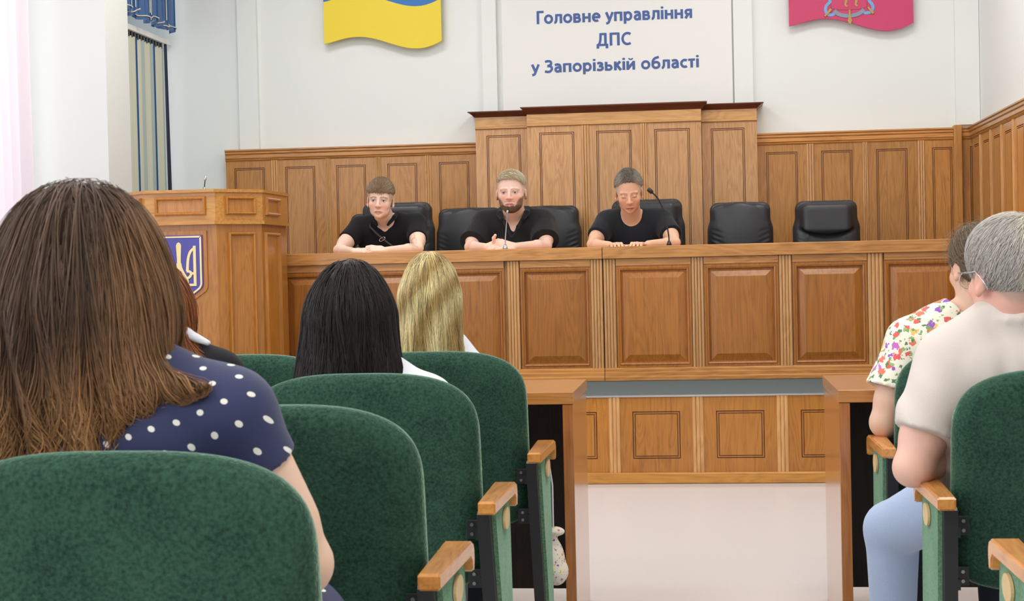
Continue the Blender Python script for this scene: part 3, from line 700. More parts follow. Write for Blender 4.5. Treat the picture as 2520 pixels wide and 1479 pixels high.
# ---------------------------------------------------------------- front tables of the audience
def front_table(x0, x1, side, label, ya, yb):
    t = thing('front_table', label, 'table', ((x0+x1)/2, (ya+yb)/2, 0))
    zt = .725
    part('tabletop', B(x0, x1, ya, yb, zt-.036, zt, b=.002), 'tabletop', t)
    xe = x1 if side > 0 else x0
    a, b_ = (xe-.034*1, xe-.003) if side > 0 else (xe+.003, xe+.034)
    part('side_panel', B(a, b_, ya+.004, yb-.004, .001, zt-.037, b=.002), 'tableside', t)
    a2, b2 = (x0+.003, x0+.034) if side > 0 else (x1-.034, x1-.003)
    part('side_panel', B(a2, b2, ya+.004, yb-.004, .001, zt-.037, b=.002), 'tableside', t)
    part('modesty_panel', B(min(b_, b2) if side < 0 else b2, a if side > 0 else a2, yb-.07, yb-.045, .05, zt-.037), 'shadebrown', t)
front_table(-2.9, -.399, 1, 'oak front table with a shade-dark recess, left of the aisle', 4.775, 5.31)
front_table(.364, 2.6, -1, 'oak front table with a shade-dark recess, right of the aisle', 4.72, 5.34)

# ---------------------------------------------------------------- implicit surfaces (for padded, leather and living shapes)
def A3(*v): return np.array(v, dtype=np.float64)
class SDF:
    def __init__(s): s.p = []; s.mod = None
    def cap(s, a, b, ra, rb=None, k=.02, sub=False):
        a = np.array(a, float); b = np.array(b, float); rb = ra if rb is None else rb; r = max(ra, rb)+.03+k
        s.p.append(('c', (a, b, ra, rb), k, sub, np.minimum(a, b)-r, np.maximum(a, b)+r)); return s
    def chain(s, P, R, k=.02, sub=False):
        if not hasattr(R, '__len__'): R = [R]*len(P)
        for i in range(len(P)-1): s.cap(P[i], P[i+1], R[i], R[i+1], k, sub)
        return s
    def ell(s, c, r, R=None, k=.02, sub=False):
        c = np.array(c, float); r = np.array(r, float); m = r.max()+.03+k
        s.p.append(('e', (c, r, np.eye(3) if R is None else R), k, sub, c-m, c+m)); return s
    def box(s, c, h, rad, R=None, k=.02, sub=False):
        c = np.array(c, float); h = np.array(h, float); m = np.linalg.norm(h)+rad+.03+k
        s.p.append(('b', (c, h, rad, np.eye(3) if R is None else R), k, sub, c-m, c+m)); return s
    def sleeve(s, a, b, ra, rb, e, n, k=.03):
        r = max(ra, rb)+.03+k; s.p.append(('s', (a, b, ra, rb, e, n), k, False, np.minimum(a, b)-r, np.maximum(a, b)+r)); return s
    def plane(s, pt, n, lo, hi):
        """cut away what lies on the n side, inside the box lo..hi"""
        s.p.append(('p', (np.array(pt, float), np.array(n, float)/np.linalg.norm(n)), .003, True, np.array(lo, float), np.array(hi, float))); return s
    def __call__(s, P):
        d = np.full(len(P), .09)
        for kind, a, k, sub, lo, hi in s.p:
            m = np.nonzero(((P > lo) & (P < hi)).all(1))[0]
            if not len(m): continue
            q = P[m]
            if kind == 'c':
                A_, B_, ra, rb = a; ba = B_-A_; pa = q-A_; h = np.clip(pa@ba/max(ba@ba, 1e-9), 0, 1)
                v = np.linalg.norm(pa-h[:, None]*ba, axis=1)-(ra+(rb-ra)*h)
            elif kind == 'e':
                c, r, R = a; l = (q-c)@R; k0 = np.linalg.norm(l/r, axis=1); k1 = np.linalg.norm(l/(r*r), axis=1)
                v = k0*(k0-1)/np.maximum(k1, 1e-9)
            elif kind == 's':
                A_, B_, ra, rb, e_, n_ = a; ba = B_-A_; pa = q-A_; h = np.clip(pa@ba/max(ba@ba, 1e-9), 0, 1)
                v = np.maximum(np.linalg.norm(pa-h[:, None]*ba, axis=1)-(ra+(rb-ra)*h), (q-e_)@n_)
            elif kind == 'b':
                c, h_, rad, R = a; l = np.abs((q-c)@R)-h_; v = np.linalg.norm(np.maximum(l, 0), axis=1)+np.minimum(l.max(1), 0)-rad
            else:
                v = -((q-a[0])@a[1])
            dm = d[m]
            if sub:
                v = -v; h = np.clip(.5-.5*(dm-v)/k, 0, 1); d[m] = dm*(1-h)+v*h+k*h*(1-h)
            else:
                h = np.clip(.5+.5*(v-dm)/k, 0, 1); d[m] = v*(1-h)+dm*h-k*h*(1-h)
        if s.mod is not None: d = s.mod(P, d)
        return d
    def grad(s, P, e=.002):
        g = np.stack([s(P+np.eye(3)[i]*e)-s(P-np.eye(3)[i]*e) for i in range(3)], 1)
        return g/np.maximum(np.linalg.norm(g, axis=1), 1e-9)[:, None]
def nets(fn, lo, hi, h):
    lo = np.array(lo, float); n = np.ceil((np.array(hi, float)-lo)/h).astype(int)+1
    # coarse pass keeps only slabs near the surface
    ax = [lo[i]+h*np.arange(n[i]) for i in range(3)]
    D = np.empty(n)
    Yg, Zg = np.meshgrid(ax[1], ax[2], indexing='ij')
    yz = np.stack([Yg.ravel(), Zg.ravel()], 1); st = max(1, int(400000/len(yz)))
    for i in range(0, n[0], st):
        xs = ax[0][i:i+st]
        P = np.concatenate([np.repeat(xs, len(yz))[:, None], np.tile(yz, (len(xs), 1))], 1)
        D[i:i+st] = fn(P).reshape(len(xs), n[1], n[2])
    I = D < 0
    c = np.zeros(np.array(n)-1, dtype=np.int8)
    off = [(i, j, k) for i in (0, 1) for j in (0, 1) for k in (0, 1)]
    for i, j, k in off: c += I[i:n[0]-1+i, j:n[1]-1+j, k:n[2]-1+k]
    act = np.argwhere((c > 0) & (c < 8))
    idx = np.full(np.array(n)-1, -1, dtype=np.int64); idx[tuple(act.T)] = np.arange(len(act))
    cv = np.stack([D[act[:, 0]+i, act[:, 1]+j, act[:, 2]+k] for i, j, k in off], 1)
    S = np.zeros((len(act), 3)); N_ = np.zeros(len(act))
    O_ = np.array(off)
    for a in range(8):
        for b in range(a+1, 8):
            if np.abs(O_[a]-O_[b]).sum() != 1: continue
            m = (cv[:, a] < 0) != (cv[:, b] < 0); t = cv[m, a]/(cv[m, a]-cv[m, b])
            S[m] += O_[a]+t[:, None]*(O_[b]-O_[a]); N_[m] += 1
    V = lo+(act+S/N_[:, None])*h
    Fs = []
    for axn in range(3):
        o1, o2 = [(1, 2), (2, 0), (0, 1)][axn]
        sl = [slice(1, n[i]-1) for i in range(3)]; sl[axn] = slice(0, n[axn]-1)
        s2 = list(sl); s2[axn] = slice(1, n[axn])
        A_ = I[tuple(sl)]; B_ = I[tuple(s2)]
        e = np.argwhere(A_ != B_); st_ = np.array([x.start for x in sl]); inv = A_[tuple(e.T)]; e = e+st_
        q = []
        for d1, d2 in ((-1, -1), (0, -1), (0, 0), (-1, 0)):
            f = e.copy(); f[:, o1] += d1; f[:, o2] += d2; q.append(idx[tuple(f.T)])
        q = np.stack(q, 1); ok = (q >= 0).all(1); q = q[ok]; inv = inv[ok]
        q[~inv] = q[~inv][:, ::-1]
        Fs.append(q)
    return V, np.concatenate(Fs)
def join(*L_):
    V = []; Fs = []; n = 0
    for v, f in L_: V.append(v); Fs.append(f+n); n += len(v)
    return np.concatenate(V), np.concatenate(Fs)
def rotm(yaw=0, pitch=0, roll=0):
    cy, sy, cp, sp_, cr, sr = math.cos(yaw), math.sin(yaw), math.cos(pitch), math.sin(pitch), math.cos(roll), math.sin(roll)
    Rz = np.array([[cy, -sy, 0], [sy, cy, 0], [0, 0, 1]]); Rx = np.array([[1, 0, 0], [0, cp, -sp_], [0, sp_, cp]]); Ry = np.array([[cr, 0, sr], [0, 1, 0], [-sr, 0, cr]])
    return Rz@Rx@Ry
def strands(S, roots, dirfn, L_, nseg, off, rad, col, col2=None, tipfree=.0):
    """hair locks lying on the surface S; returns (V, quads, colours)"""
    N = len(roots); p = roots.copy(); P = [p.copy()]; Nn = []; Dd = []
    n = S.grad(p); d0 = S(p); p -= n*(d0-off)[:, None]; P[0] = p.copy()
    prev = None
    for k in range(nseg):
        n = S.grad(p); d = dirfn(p, k/nseg); t = d-n*(d*n).sum(1)[:, None]
        t /= np.maximum(np.linalg.norm(t, axis=1), 1e-6)[:, None]
        if prev is not None: t = t*.55+prev*.45; t /= np.maximum(np.linalg.norm(t, axis=1), 1e-6)[:, None]
        prev = t; Nn.append(n); Dd.append(t)
        p = p+t*(L_/nseg)[:, None]; dd = S(p); ok = np.abs(dd) < .05
        p = p-n*((dd-off-tipfree*(k/nseg))*ok)[:, None]; P.append(p.copy())
    Nn.append(Nn[-1]); Dd.append(Dd[-1])
    V = np.empty((N, nseg+1, 3, 3)); C = np.empty((N, nseg+1, 3, 3))
    for k in range(nseg+1):
        s = np.cross(Dd[k], Nn[k]); w = rad*(1-.75*(k/nseg)**3)
        for j, (a, b) in enumerate(((1, 0), (-1, 0), (0, .6))):
            V[:, k, j] = P[k]+s*(a*w)+Nn[k]*(b*w)
            C[:, k, j] = col if col2 is None else col*(1-(k/nseg))+col2*(k/nseg)
    i0 = (np.arange(N)*(nseg+1)*3)[:, None, None]+(np.arange(nseg)*3)[None, :, None]
    F1 = np.stack([np.broadcast_to(i0+j, (N, nseg, 1)) for j in range(3)], 3).reshape(N, nseg, 3)
    Q = []
    for j in range(3):
        j2 = (j+1) % 3; Q.append(np.stack([F1[..., j], F1[..., j2], F1[..., j2]+3, F1[..., j]+3], -1).reshape(-1, 4))
    return V.reshape(-1, 3), np.concatenate(Q), C.reshape(-1, 3)

# ---------------------------------------------------------------- theatre seats
def pad(outline, y0f, thick, r, nr=5):
    """padded slab: outline (x,z) ccw, y0f(z) rear surface y; returns verts/faces"""
    P = np.array(outline); n = len(P)
    T_ = np.roll(P, -1, 0)-np.roll(P, 1, 0); T_ /= np.linalg.norm(T_, axis=1)[:, None]; Nn = np.stack([T_[:, 1], -T_[:, 0]], 1)
    c = P.mean(0); rings = []
    for s in (.25, .5, .75): rings.append((c+(P-Nn*r-c)*s, -.006*(1-s*s)))
    for k in range(nr+1):
        a = PI/2*k/nr; rings.append((P-Nn*r*(1-math.sin(a)), r*(1-math.cos(a))))
    back = [(q, thick-d if i >= 3 else thick-d*2.2) for i, (q, d) in enumerate(rings)][::-1]
    rings = rings+back
    V = [(q[i, 0], y0f(q[i, 1])+d, q[i, 1]) for q, d in rings for i in range(n)]
    m = len(rings); Fs = [(a*n+i, a*n+(i+1) % n, (a+1)*n+(i+1) % n, (a+1)*n+i) for a in range(m-1) for i in range(n)]
    V += [(c[0], y0f(c[1])-.007, c[1]), (c[0], y0f(c[1])+thick+.012, c[1])]
    Fs += [(m*n, (i+1) % n, i) for i in range(n)]+[(m*n+1, (m-1)*n+i, (m-1)*n+(i+1) % n) for i in range(n)]
    return V, Fs
def seat_build(label, sx, lean, group, inner=False, H=.855):
    """aisle-side edge of the back at local x=0, rear face of its top at y=0; the seat extends to -sx"""
    t = thing('theatre_seat', label, 'seat', (0, 0, 0), group)
    X = lambda x: x*sx
    hw = .28; AX = -.026 if inner else 0.0; AY = .16 if inner else 0.0
    out = []
    for k in range(0, 41):
        a = PI*k/40; cx_, sz_ = math.cos(a), math.sin(a); e = 2/3.1
        u = math.copysign(abs(cx_)**e, cx_); v = abs(sz_)**e
        out.append((-hw+hw*u, H-.17+.17*v))
    out += [(-2*hw, .60), (-2*hw, .52)]
    for k in range(0, 25):
        a = PI+PI*k/24; e = 2/3.4
        out.append((-hw+hw*math.copysign(abs(math.cos(a))**e, math.cos(a)), .44-.125*abs(math.sin(a))**e))
    out += [(0, .52), (0, .60)]
    out = [(X(a), b) for a, b in out]
    if sx < 0: out = out[::-1]
    part('backrest', pad(out, lambda z: (H-z)*.16, .104, .047), 'plush', t, smooth=True)
    m = MB(); m.box(min(X(-.035), X(-.525)), max(X(-.035), X(-.525)), .13, .56, .355, .45, b=.03)
    part('seat_cushion', m.vf, 'plush', t, smooth=True)
    # aisle-side frame: leaning steel post, carpet-clad side panel, foot
    x0, x1 = sorted((X(.006+AX), X(.036+AX))); zt = .535
    yt, yb = -.055+AY*1.25, -.055+AY*1.25+(0 if inner else lean)
    m = MB(); V = []
    for z, y in ((zt, yt), (.06, yb)): V += [(x0, y, z), (x1, y, z), (x1, y+.032, z), (x0, y+.032, z)]
    m.add(V, [(0, 1, 2, 3), (7, 6, 5, 4), (0, 4, 5, 1), (1, 5, 6, 2), (2, 6, 7, 3), (3, 7, 4, 0)])
    part('steel_post', m.vf, 'black', t)
    a0, a1 = sorted((X(.016+AX), X(.046+AX)))
    pts = [(yt+.033, zt+.003), (.245, zt+.003), (.285, .06), (yb+.033, .06)]
    pp = [(y, z) for y, z in pts]
    part('side_panel', MB().prism(pp, a0, a1, 'X').vf, 'plushside', t)
    part('foot', B(x0-.012, x1+.016, min(yb-.02, .05), .32, .001, .061, b=.006), 'black', t)
    part('post_cap', B(x0+.002, x1-.002, yt-.001, yt+.03, zt, zt+.006), 'alu', t)
    # armrest with downturned nose
    pr = [(-.10+AY*1.5, .541), (-.10+AY*1.5, .566), (-.096+AY*1.5, .571), (.235, .571), (.252, .566), (.262, .553), (.264, .535), (.258, .512), (.250, .508), (.240, .514), (.236, .530), (.222, .541)]
    V = []
    for sgn in (-1, 1):
        for y, z in pr:
            w = .020+.008*max(0, (y+.1)/.36); V.append((X(.036+AX)+sgn*w, y, z))
    n = len(pr)
    vv = MB().add(V, [tuple(range(n))[::-1], tuple(range(n, 2*n))]+[(i, (i+1) % n, n+(i+1) % n, n+i) for i in range(n)])
    ob = part('armrest', vv.vf, 'armwood', t)
    bmx = bmesh.new(); bmx.from_mesh(ob.data); ed = [e for e in bmx.edges if len(e.link_faces) == 2 and e.calc_face_angle() > .9]
    bmesh.ops.bevel(bmx, geom=ed, offset=.0035, segments=2, affect='EDGES'); bmx.to_mesh(ob.data); bmx.free()
    xo = X(.0475+AX)
    S = MB(); 
    ring = [(.135+.046*math.cos(2*PI*k/24), .498+.026*math.sin(2*PI*k/24)) for k in range(24)]
    part('seat_plate', MB().prism(ring, min(xo, xo+X(.006)), max(xo, xo+X(.006)), 'X').vf, 'peg', t)
    for z in ((.485, .365) if not inner else ()):
        yb_ = yt+(zt-z)/(zt-.06)*lean
        b0, b1 = sorted((X(-.034), X(.012)))
        yy = (H-z)*.16-.008
        br = part('bracket', MB().box(b0, b1, yy-.003, yy+.002, z-.022, z+.022, b=.001).box(min(X(.0), X(.012)), max(X(.0), X(.012)), min(yy-.003, yb_), max(yy, yb_+.02), z-.012, z+.012).vf, 'black', t)
        part('screw', MB().tube([(X(-.020), yy-.007, z+.011), (X(-.020), yy-.002, z+.011)], .0042, 10).tube([(X(-.020), yy-.007, z-.011), (X(-.020), yy-.002, z-.011)], .0042, 10).vf, 'steel', br)
    # seat scaled about the camera with the rest of the audience: .52 m wide, .87 m high, armrest at .61 m, foot on the floor
    for o in [t]+list(t.children_recursive):
        if o.type == 'MESH':
            for v in o.data.vertices:
                z = v.co.z; v.co = Vector((v.co.x*.93, v.co.y*.93, z if z < .065 else z*.93+.077))
    return t
def copy_tree(o, loc, label, group=None):
    r = o.copy(); COL.objects.link(r); r.location = loc; r['label'] = label
    if group: r['group'] = group
    for ch in list(o.children):
        c = ch.copy(); COL.objects.link(c); c.parent = r
        for g in list(ch.children):
            d = g.copy(); COL.objects.link(d); d.parent = c
    return r
GL = 'green theatre seats left of the aisle'; GR = 'green theatre seats right of the aisle'  # all seat positions below scaled about the camera as well
SL = seat_build('green plush theatre seat holding the blonde woman, behind the left front table', 1, .20, GL)
SL.location = (-0.495, 4.338, 0)
for x, y, lb in ((-0.502, 3.455, 'green theatre seat holding the black-haired woman'),
                 (-0.488, 2.662, 'empty green theatre seat right behind the black-haired woman'),
                 (-0.507, 1.976, 'nearest green theatre seat, holding the woman in the polka dot top')):
    copy_tree(SL, (x, y, 0), lb, GL)
SI = seat_build('green theatre seat whose top shows between the dotted shoulder and the black hair', 1, .1, GL, inner=True)
SI.location = (-1.023, 4.338, 0)
copy_tree(SI, (-1.030, 3.455, 0), 'green theatre seat of the red-haired person, mostly hidden by the dotted top', GL)
SR = seat_build('green theatre seat of the woman in the floral blouse, behind the right front table', -1, .05, GR, H=.842)
SR.location = (0.493, 4.390, 0)
copy_tree(SR, (0.511, 3.488, 0), 'green theatre seat of the grey-haired man in the beige shirt', GR)
copy_tree(SR, (0.539, 2.678, 0), 'green theatre seat of which only the armrest shows in the lower right corner', GR)

# ---------------------------------------------------------------- leather armchairs behind the desk
def armchair(x, y, ztop, style, label, w=.445):
    t = thing('leather_armchair', label, 'armchair', (x, y, ZS), 'black leather armchairs behind the long desk')
    S = SDF(); hw = w/2
    zc = ztop-.31
    R = rotm(0, -.10, 0)
    S.box((x, y, zc), (hw-.06, .012, .255), .052, R, k=.02)
    S.box((x, y+.008, zc-.06), (hw-.045, .012, .19), .048, R, k=.04)
    if style == 'pillow':
        S.box((x, y-.040, ztop-.125), (hw-.085, .006, .060), .045, R, k=.02)
        P = [(x+u*hw*.98, y-.082-.012*(1-abs(u))+.02*abs(u), ztop-.175-.062*(1-u*u)) for u in np.linspace(-1, 1, 13)]
        S.chain(P, .010, k=.022, sub=True)
        for sg in (-1, 1):
            for j in range(3): S.cap((x+sg*hw*.98, y-.05, ztop-.215-.02*j), (x+sg*(hw-.07), y-.072, ztop-.235-.03*j), .004, .002, k=.010, sub=True)
    else:
        S.ell((x, y-.045, ztop-.17), (hw*.62, .03, .16), R, k=.04)
        for sg in (-1, 1):
            for j in range(6):
                S.cap((x+sg*hw*1.0, y-.045, ztop-.165-.030*j), (x+sg*(hw-.105), y-.088, ztop-.205-.033*j), .006, .003, k=.014, sub=True)
        S.chain([(x+u*.11, y-.094, ztop-.235) for u in (-1, 0, 1)], .005, k=.012, sub=True)
    S.chain([(x+u*(hw-.02), y-.02, ztop-.012-.030*abs(u)**6) for u in np.linspace(-1, 1, 11)], .004, k=.008, sub=True)
    part('backrest', nets(S, (x-hw-.02, y-.15, ztop-.64), (x+hw+.02, y+.12, ztop+.03), .0065), 'leather', t, smooth=True)
    S = SDF(); S.box((x, y-.27, .90), (hw-.05, .20, .02), .045, k=.02)
    part('seat_cushion', nets(S, (x-.26, y-.55, .80), (x+.26, y+.02, 1.0), .01), 'leather', t, smooth=True)
    for sg in (-1, 1):
        part('armrest', MB().tube([(x+sg*.232, y-.03, .90), (x+sg*.236, y-.03, 1.06), (x+sg*.236, y-.12, 1.085), (x+sg*.236, y-.38, 1.085), (x+sg*.232, y-.44, 1.04), (x+sg*.225, y-.44, .90)], .016, 10).vf, 'blackplastic', t, smooth=True)
    part('gas_column', MB().tube([(x, y-.25, ZS+.09), (x, y-.25, .85)], .028, 14).vf, 'black', t)
    m = MB()
    for k in range(5):
        a = 2*PI*k/5+.3; m.tube([(x, y-.25, ZS+.09), (x+.27*math.cos(a), y-.25+.27*math.sin(a), ZS+.065)], [.028, .016], 8)
        m.tube([(x+.27*math.cos(a)-.012, y-.25+.27*math.sin(a), ZS+.028), (x+.27*math.cos(a)+.012, y-.25+.27*math.sin(a), ZS+.028)], .027, 12)
    part('star_base', m.vf, 'black', t)
    return t
armchair(-2.150, 10.69, 1.476, 'pillow', 'black leather armchair at far left, partly behind the left man and his own chair')
armchair(-1.948, 10.16, 1.524, 'pillow', 'tall black leather armchair of the left seated man', .46)
armchair(-1.556, 10.68, 1.496, 'wrinkle', 'black leather armchair between the left and the middle seated men', .44)
armchair(-1.175, 10.12, 1.425, 'pillow', 'black leather armchair hidden behind the middle seated man', .40)
armchair(-1.045, 10.69, 1.496, 'wrinkle', 'black leather armchair just right of the middle seated man', .44)
armchair(-.367, 10.18, 1.502, 'pillow', 'black leather armchair of the right seated man', .455)
armchair(.212, 10.35, 1.475, 'wrinkle', 'empty black leather armchair with creased sides, left one of the two empty ones', .395)
armchair(.746, 10.35, 1.472, 'pillow', 'empty black leather armchair with curved headrest fold, rightmost behind the desk', .40)

# ---------------------------------------------------------------- people
def sm(a, b, x): t_ = np.clip((x-a)/(b-a), 0, 1); return t_*t_*(3-2*t_)
def L3(c): return np.array(lin(c))
class Head:
    def __init__(s, c, yaw=0, pitch=0, roll=0, size=1.0, wide=1.0):
        s.c = np.array(c, float); s.R = rotm(yaw, pitch, roll); s.s = size; s.w = wide
    def W(s, *p):
        p = np.array(p, float); p = p*np.array([s.w, 1, 1]); return s.c+s.R@(p*s.s)
    def loc(s, P): q = ((P-s.c)@s.R)/s.s; return q/np.array([s.w, 1, 1])
    def r(s, *v): return np.array(v)*s.s*np.array([s.w, 1, 1])
    def add(s, S, ears=True, lips=True, jaw=1.0):
        W, r, R = s.W, s.r, s.R; z = s.s
        S.ell(W(0, -.012, .038), r(.075, .094, .084), R, k=.02)
        S.ell(W(0, .026, -.025), r(.063*jaw, .060, .082), R, k=.03)
        S.ell(W(0, .028, -.066), r(.054*jaw, .050, .036), R, k=.02)
        S.ell(W(0, .070, -.092), r(.021*jaw, .018, .016), R, k=.02)
        for g in (-1, 1):
            S.ell(W(g*.037, .058, -.030), r(.024, .020, .022), R, k=.018)
            S.ell(W(g*.031, .098, -.001), r(.018, .016, .011), R, k=.012, sub=True)
            S.ell(W(g*.031, .0725, -.003), r(.0120, .0120, .0120), R, k=.003)
            S.cap(W(g*.012, .083, .016), W(g*.046, .070, .015), .007*z, .006*z, k=.010)
            if ears:
                S.ell(W(g*.077, -.006, -.012), r(.007, .017, .028), R@rotm(-g*.38, 0, 0), k=.006)
                S.ell(W(g*.084, .000, -.009), r(.004, .010, .016), R@rotm(-g*.38, 0, 0), k=.005, sub=True)
                S.ell(W(g*.078, .002, -.036), r(.006, .010, .010), R, k=.006)
            S.ell(W(g*.0125, .094, -.036), r(.0085, .010, .0075), R, k=.005)
            S.ell(W(g*.007, .104, -.044), r(.0035, .004, .004), R, k=.003, sub=True)
        S.cap(W(0, .084, .004), W(0, .101, -.030), .0065*z, .010*z, k=.010)
        S.ell(W(0, .104, -.034), r(.0105, .010, .009), R, k=.006)
        if lips:
            S.chain([W(-.023, .083, -.0675), W(-.008, .0925, -.064), W(.008, .0925, -.064), W(.023, .083, -.0675)], [.003*z, .0055*z, .0055*z, .003*z], k=.006)
            S.chain([W(-.019, .082, -.073), W(0, .091, -.0755), W(.019, .082, -.073)], [.003*z, .0065*z, .003*z], k=.006)
            S.chain([W(-.024, .090, -.0695), W(0, .1005, -.0695), W(.024, .090, -.0695)], .0016*z, k=.003, sub=True)
    def neck(s, S, base, r=.055):
        S.cap(s.W(0, -.022, -.05), base, r, r*1.08, k=.025)
def head_col(h, P, skin, o):
    """skin colour with lips, brows, eyes, hair stubble painted where they are"""
    q = h.loc(P); x, y, z = q.T; ax = np.abs(x)
    C = np.tile(L3(skin), (len(P), 1))
    def mix(C, c, w): w = np.clip(w, 0, 1)[:, None]; return C*(1-w)+L3(c)*w
    fr = (y > .05)
    red = o.get('flush', .35)
    C = mix(C, o.get('flushc', (226, 140, 122)), red*np.exp(-((ax-.040)**2+(z+.032)**2)/.0006)*fr)
    C = mix(C, o.get('flushc', (226, 140, 122)), red*np.exp(-((ax)**2+(z+.035)**2)/.0003)*fr)
    if 'beard' in o:
        lo = sm(-.052, -.080, z-.030*sm(.030, .060, ax))*(y > -.01)
        must = np.exp(-((z+.054)/.006)**2)*(ax < .03)*.35*fr
        hole = np.exp(-((ax/.026)**2+((z+.070)/.012)**2))
        side = sm(.050, .060, ax)*sm(-.018, -.030, z)*(y > -.0)*(y < .045)
        C = mix(C, o['beard'], np.clip(lo*sm(.030, .042, np.hypot(ax, (z+.066)*1.2))*1.3+must+side*.75, 0, .93)*(1-hole*.8))
    if 'stubble' in o:
        C = mix(C, o['stubble'], .28*sm(-.045, -.06, z)*(y > 0))
    C = mix(C, o.get('lip', (198, 120, 110)), .8*np.exp(-((ax/.024)**4+((z+.0695)/.0085)**4))*(y > .07))
    C = mix(C, (110, 50, 46), .8*np.exp(-((ax/.021)**4+((z+.0695)/.0018)**2))*(y > .07))
    C = mix(C, (120, 60, 50), .6*np.exp(-(((ax-.0065)/.003)**2+((z+.044)/.0025)**2))*(y > .088))
    # brows
    bz = .0165+.10*(ax-.012)*(ax < .034)-.16*(ax-.034)*(ax >= .034)
    C = mix(C, o['brow'], o.get('browk', .8)*np.exp(-((z-bz)/.0036)**2)*sm(.008, .013, ax)*sm(.054, .046, ax)*(y > .05))
    # eyes
    if o.get('shut'):
        C = mix(C, (90, 58, 48), .75*np.exp(-((z+.0085+.12*np.abs(ax-.031))/.0016)**2)*(np.abs(ax-.031) < .0145)*(y > .05))
        C = mix(C, (150, 96, 80), .30*np.exp(-(((ax-.031)/.017)**2+((z+.012)/.007)**2))*(y > .05))
    else:
        op = o.get('open', .0048); u = (ax-.031)/.0145; e = np.abs(z+.003)-op*(1-u*u)
        ins = (np.abs(u) < 1)*(e < 0)*(y > .06)
        C = mix(C, (150, 100, 88), .55*np.exp(-(((ax-.031)/.018)**2+((z+.001)/.010)**2))*(y > .05)*(1-ins))
        C = mix(C, (226, 220, 216), 1.0*ins)
        gx = o.get('gaze', 0); ir = np.hypot(x-np.sign(x)*.031-gx, z+.0025)
        C = mix(C, o.get('iris', (96, 110, 118)), ins*(ir < .0062)); C = mix(C, (20, 18, 18), ins*(ir < .0030))
        C = mix(C, (66, 44, 36), .85*np.exp(-((z+.003-op*(1-u*u))/.0016)**2)*(np.abs(u) < 1.08)*(y > .05))
    # cropped hair painted on the scalp
    if 'scalp' in o:
        zl = np.interp(y, [-.11, -.06, -.02, .02, .045, .055, .075, .1], o.get('sz', [-.075, -.062, -.030, -.004, -.012, .03, .058, .062]))
        k = o.get('scalpk', .75)
        C = mix(C, o['scalp'], k*sm(-.008, .012, z-zl)*(ax < .0768+.2*(z > .01)))
    C = mix(C, (226, 132, 116), .20*(ax > .079)*(z < .03)*(y < .03)*(z > -.06))
    return C
def hand(S, w, d, up_, side, curl=(.3, .5, .4), s=1.0, spread=.07, thumb=.6):
    """w wrist, d pointing direction, up_ back-of-hand normal, side +1 thumb towards d x up"""
    d = np.array(d, float); d /= np.linalg.norm(d); up_ = np.array(up_, float); up_ -= d*(up_@d); up_ /= np.linalg.norm(up_)
    lat = np.cross(d, up_)*side; w = np.array(w, float)
    kn = []
    for i, u in enumerate((.030, .010, -.010, -.029)):
        k_ = w+(d*(.088-.006*abs(i-1))+lat*u)*s; kn.append(k_); S.cap(w+(d*.012+lat*u*.55)*s, k_, .0125*s, .0105*s, k=.008)
    for i, (k_, L_) in enumerate(zip(kn, (.070, .078, .072, .056))):
        a = 0; p = k_; ang = spread*(1.2-i)*.9
        for j, (f, r_) in enumerate(((.45, .0088), (.32, .0080), (.25, .0070))):
            a += curl[j]*(1+.12*i)
            dd = d*math.cos(a)-up_*math.sin(a)+lat*math.sin(ang)*math.cos(a); dd /= np.linalg.norm(dd)
            q = p+dd*L_*f*s; S.cap(p, q, r_*s, (r_-.0008)*s, k=.0025); p = q
    b = w+(d*.022+lat*.022)*s; m1 = b+(d*.034+lat*.026-up_*.012)*s; m2 = m1+(d*(.030)+lat*(.016*thumb)-up_*.010*(1-thumb))*s; m3 = m2+(d*.024-lat*.002-up_*.004)*s
    S.cap(b, m1, .014*s, .0105*s, k=.008).cap(m1, m2, .0100*s, .0092*s, k=.003).cap(m2, m3, .0090*s, .0070*s, k=.003)
def torso(S, J, g=0.0, k=.05):
    sl, sr, hp, nk = J['shL'], J['shR'], J['hip'], J['neck']; w = J.get('w', 1.0)
    mid = (sl+sr)/2
    for a, f in ((sl, .62), (sr, .62)):
        top = mid+(a-mid)*f+A3(0, 0, -.035); bot = hp+A3((a-mid)[0]*.42, 0, .02)
        S.cap(top, bot, .080*w+g, .088*w+g, k=k)
    S.cap(mid+A3(0, 0, -.05), hp, .088*w+g, .10*w+g, k=k)
    if 'belly' in J: S.ell(J['belly'][0], np.array(J['belly'][1])+g, k=.05)
    for a in (sl, sr):
        S.cap(nk+A3((a-nk)[0]*.25, 0, -.015), a+A3(0, 0, .006), .040+g, J.get('rs', .056)+g, k=.035)
def arms(S, J, g=0.0, upto=None):
    ru, re, rw = J.get('ru', .050), J.get('re', .042), J.get('rw', .026)
    for s_ in 'LR':
        a, b, c = J['sh'+s_], J['el'+s_], J['wr'+s_]
        S.cap(a, b, ru+.006, re, k=.03); S.cap(a, a+(b-a)*.7, ru+.004, (ru+re)*.5+.004, k=.03)
        if upto is None:
            m = b+(c-b)*.3; S.cap(b, m, re, re*1.02, k=.012).cap(m, c, re*1.0, rw, k=.015)
def legs(S, J, g=0.0):
    hp = J['hip']
    for s_, x in (('L', -1), ('R', 1)):
        h = hp+A3(x*.09*(1 if J['knee'+s_][1] > hp[1] or True else 1), 0, 0); kn = J['knee'+s_]; an = J['ank'+s_]
        S.cap(h, kn, .085+g, .062+g, k=.03).cap(kn, an, .060+g, .042+g, k=.02)
    S.cap(hp+A3(-.08, 0, 0), hp+A3(.08, 0, 0), .10+g, .10+g, k=.04)
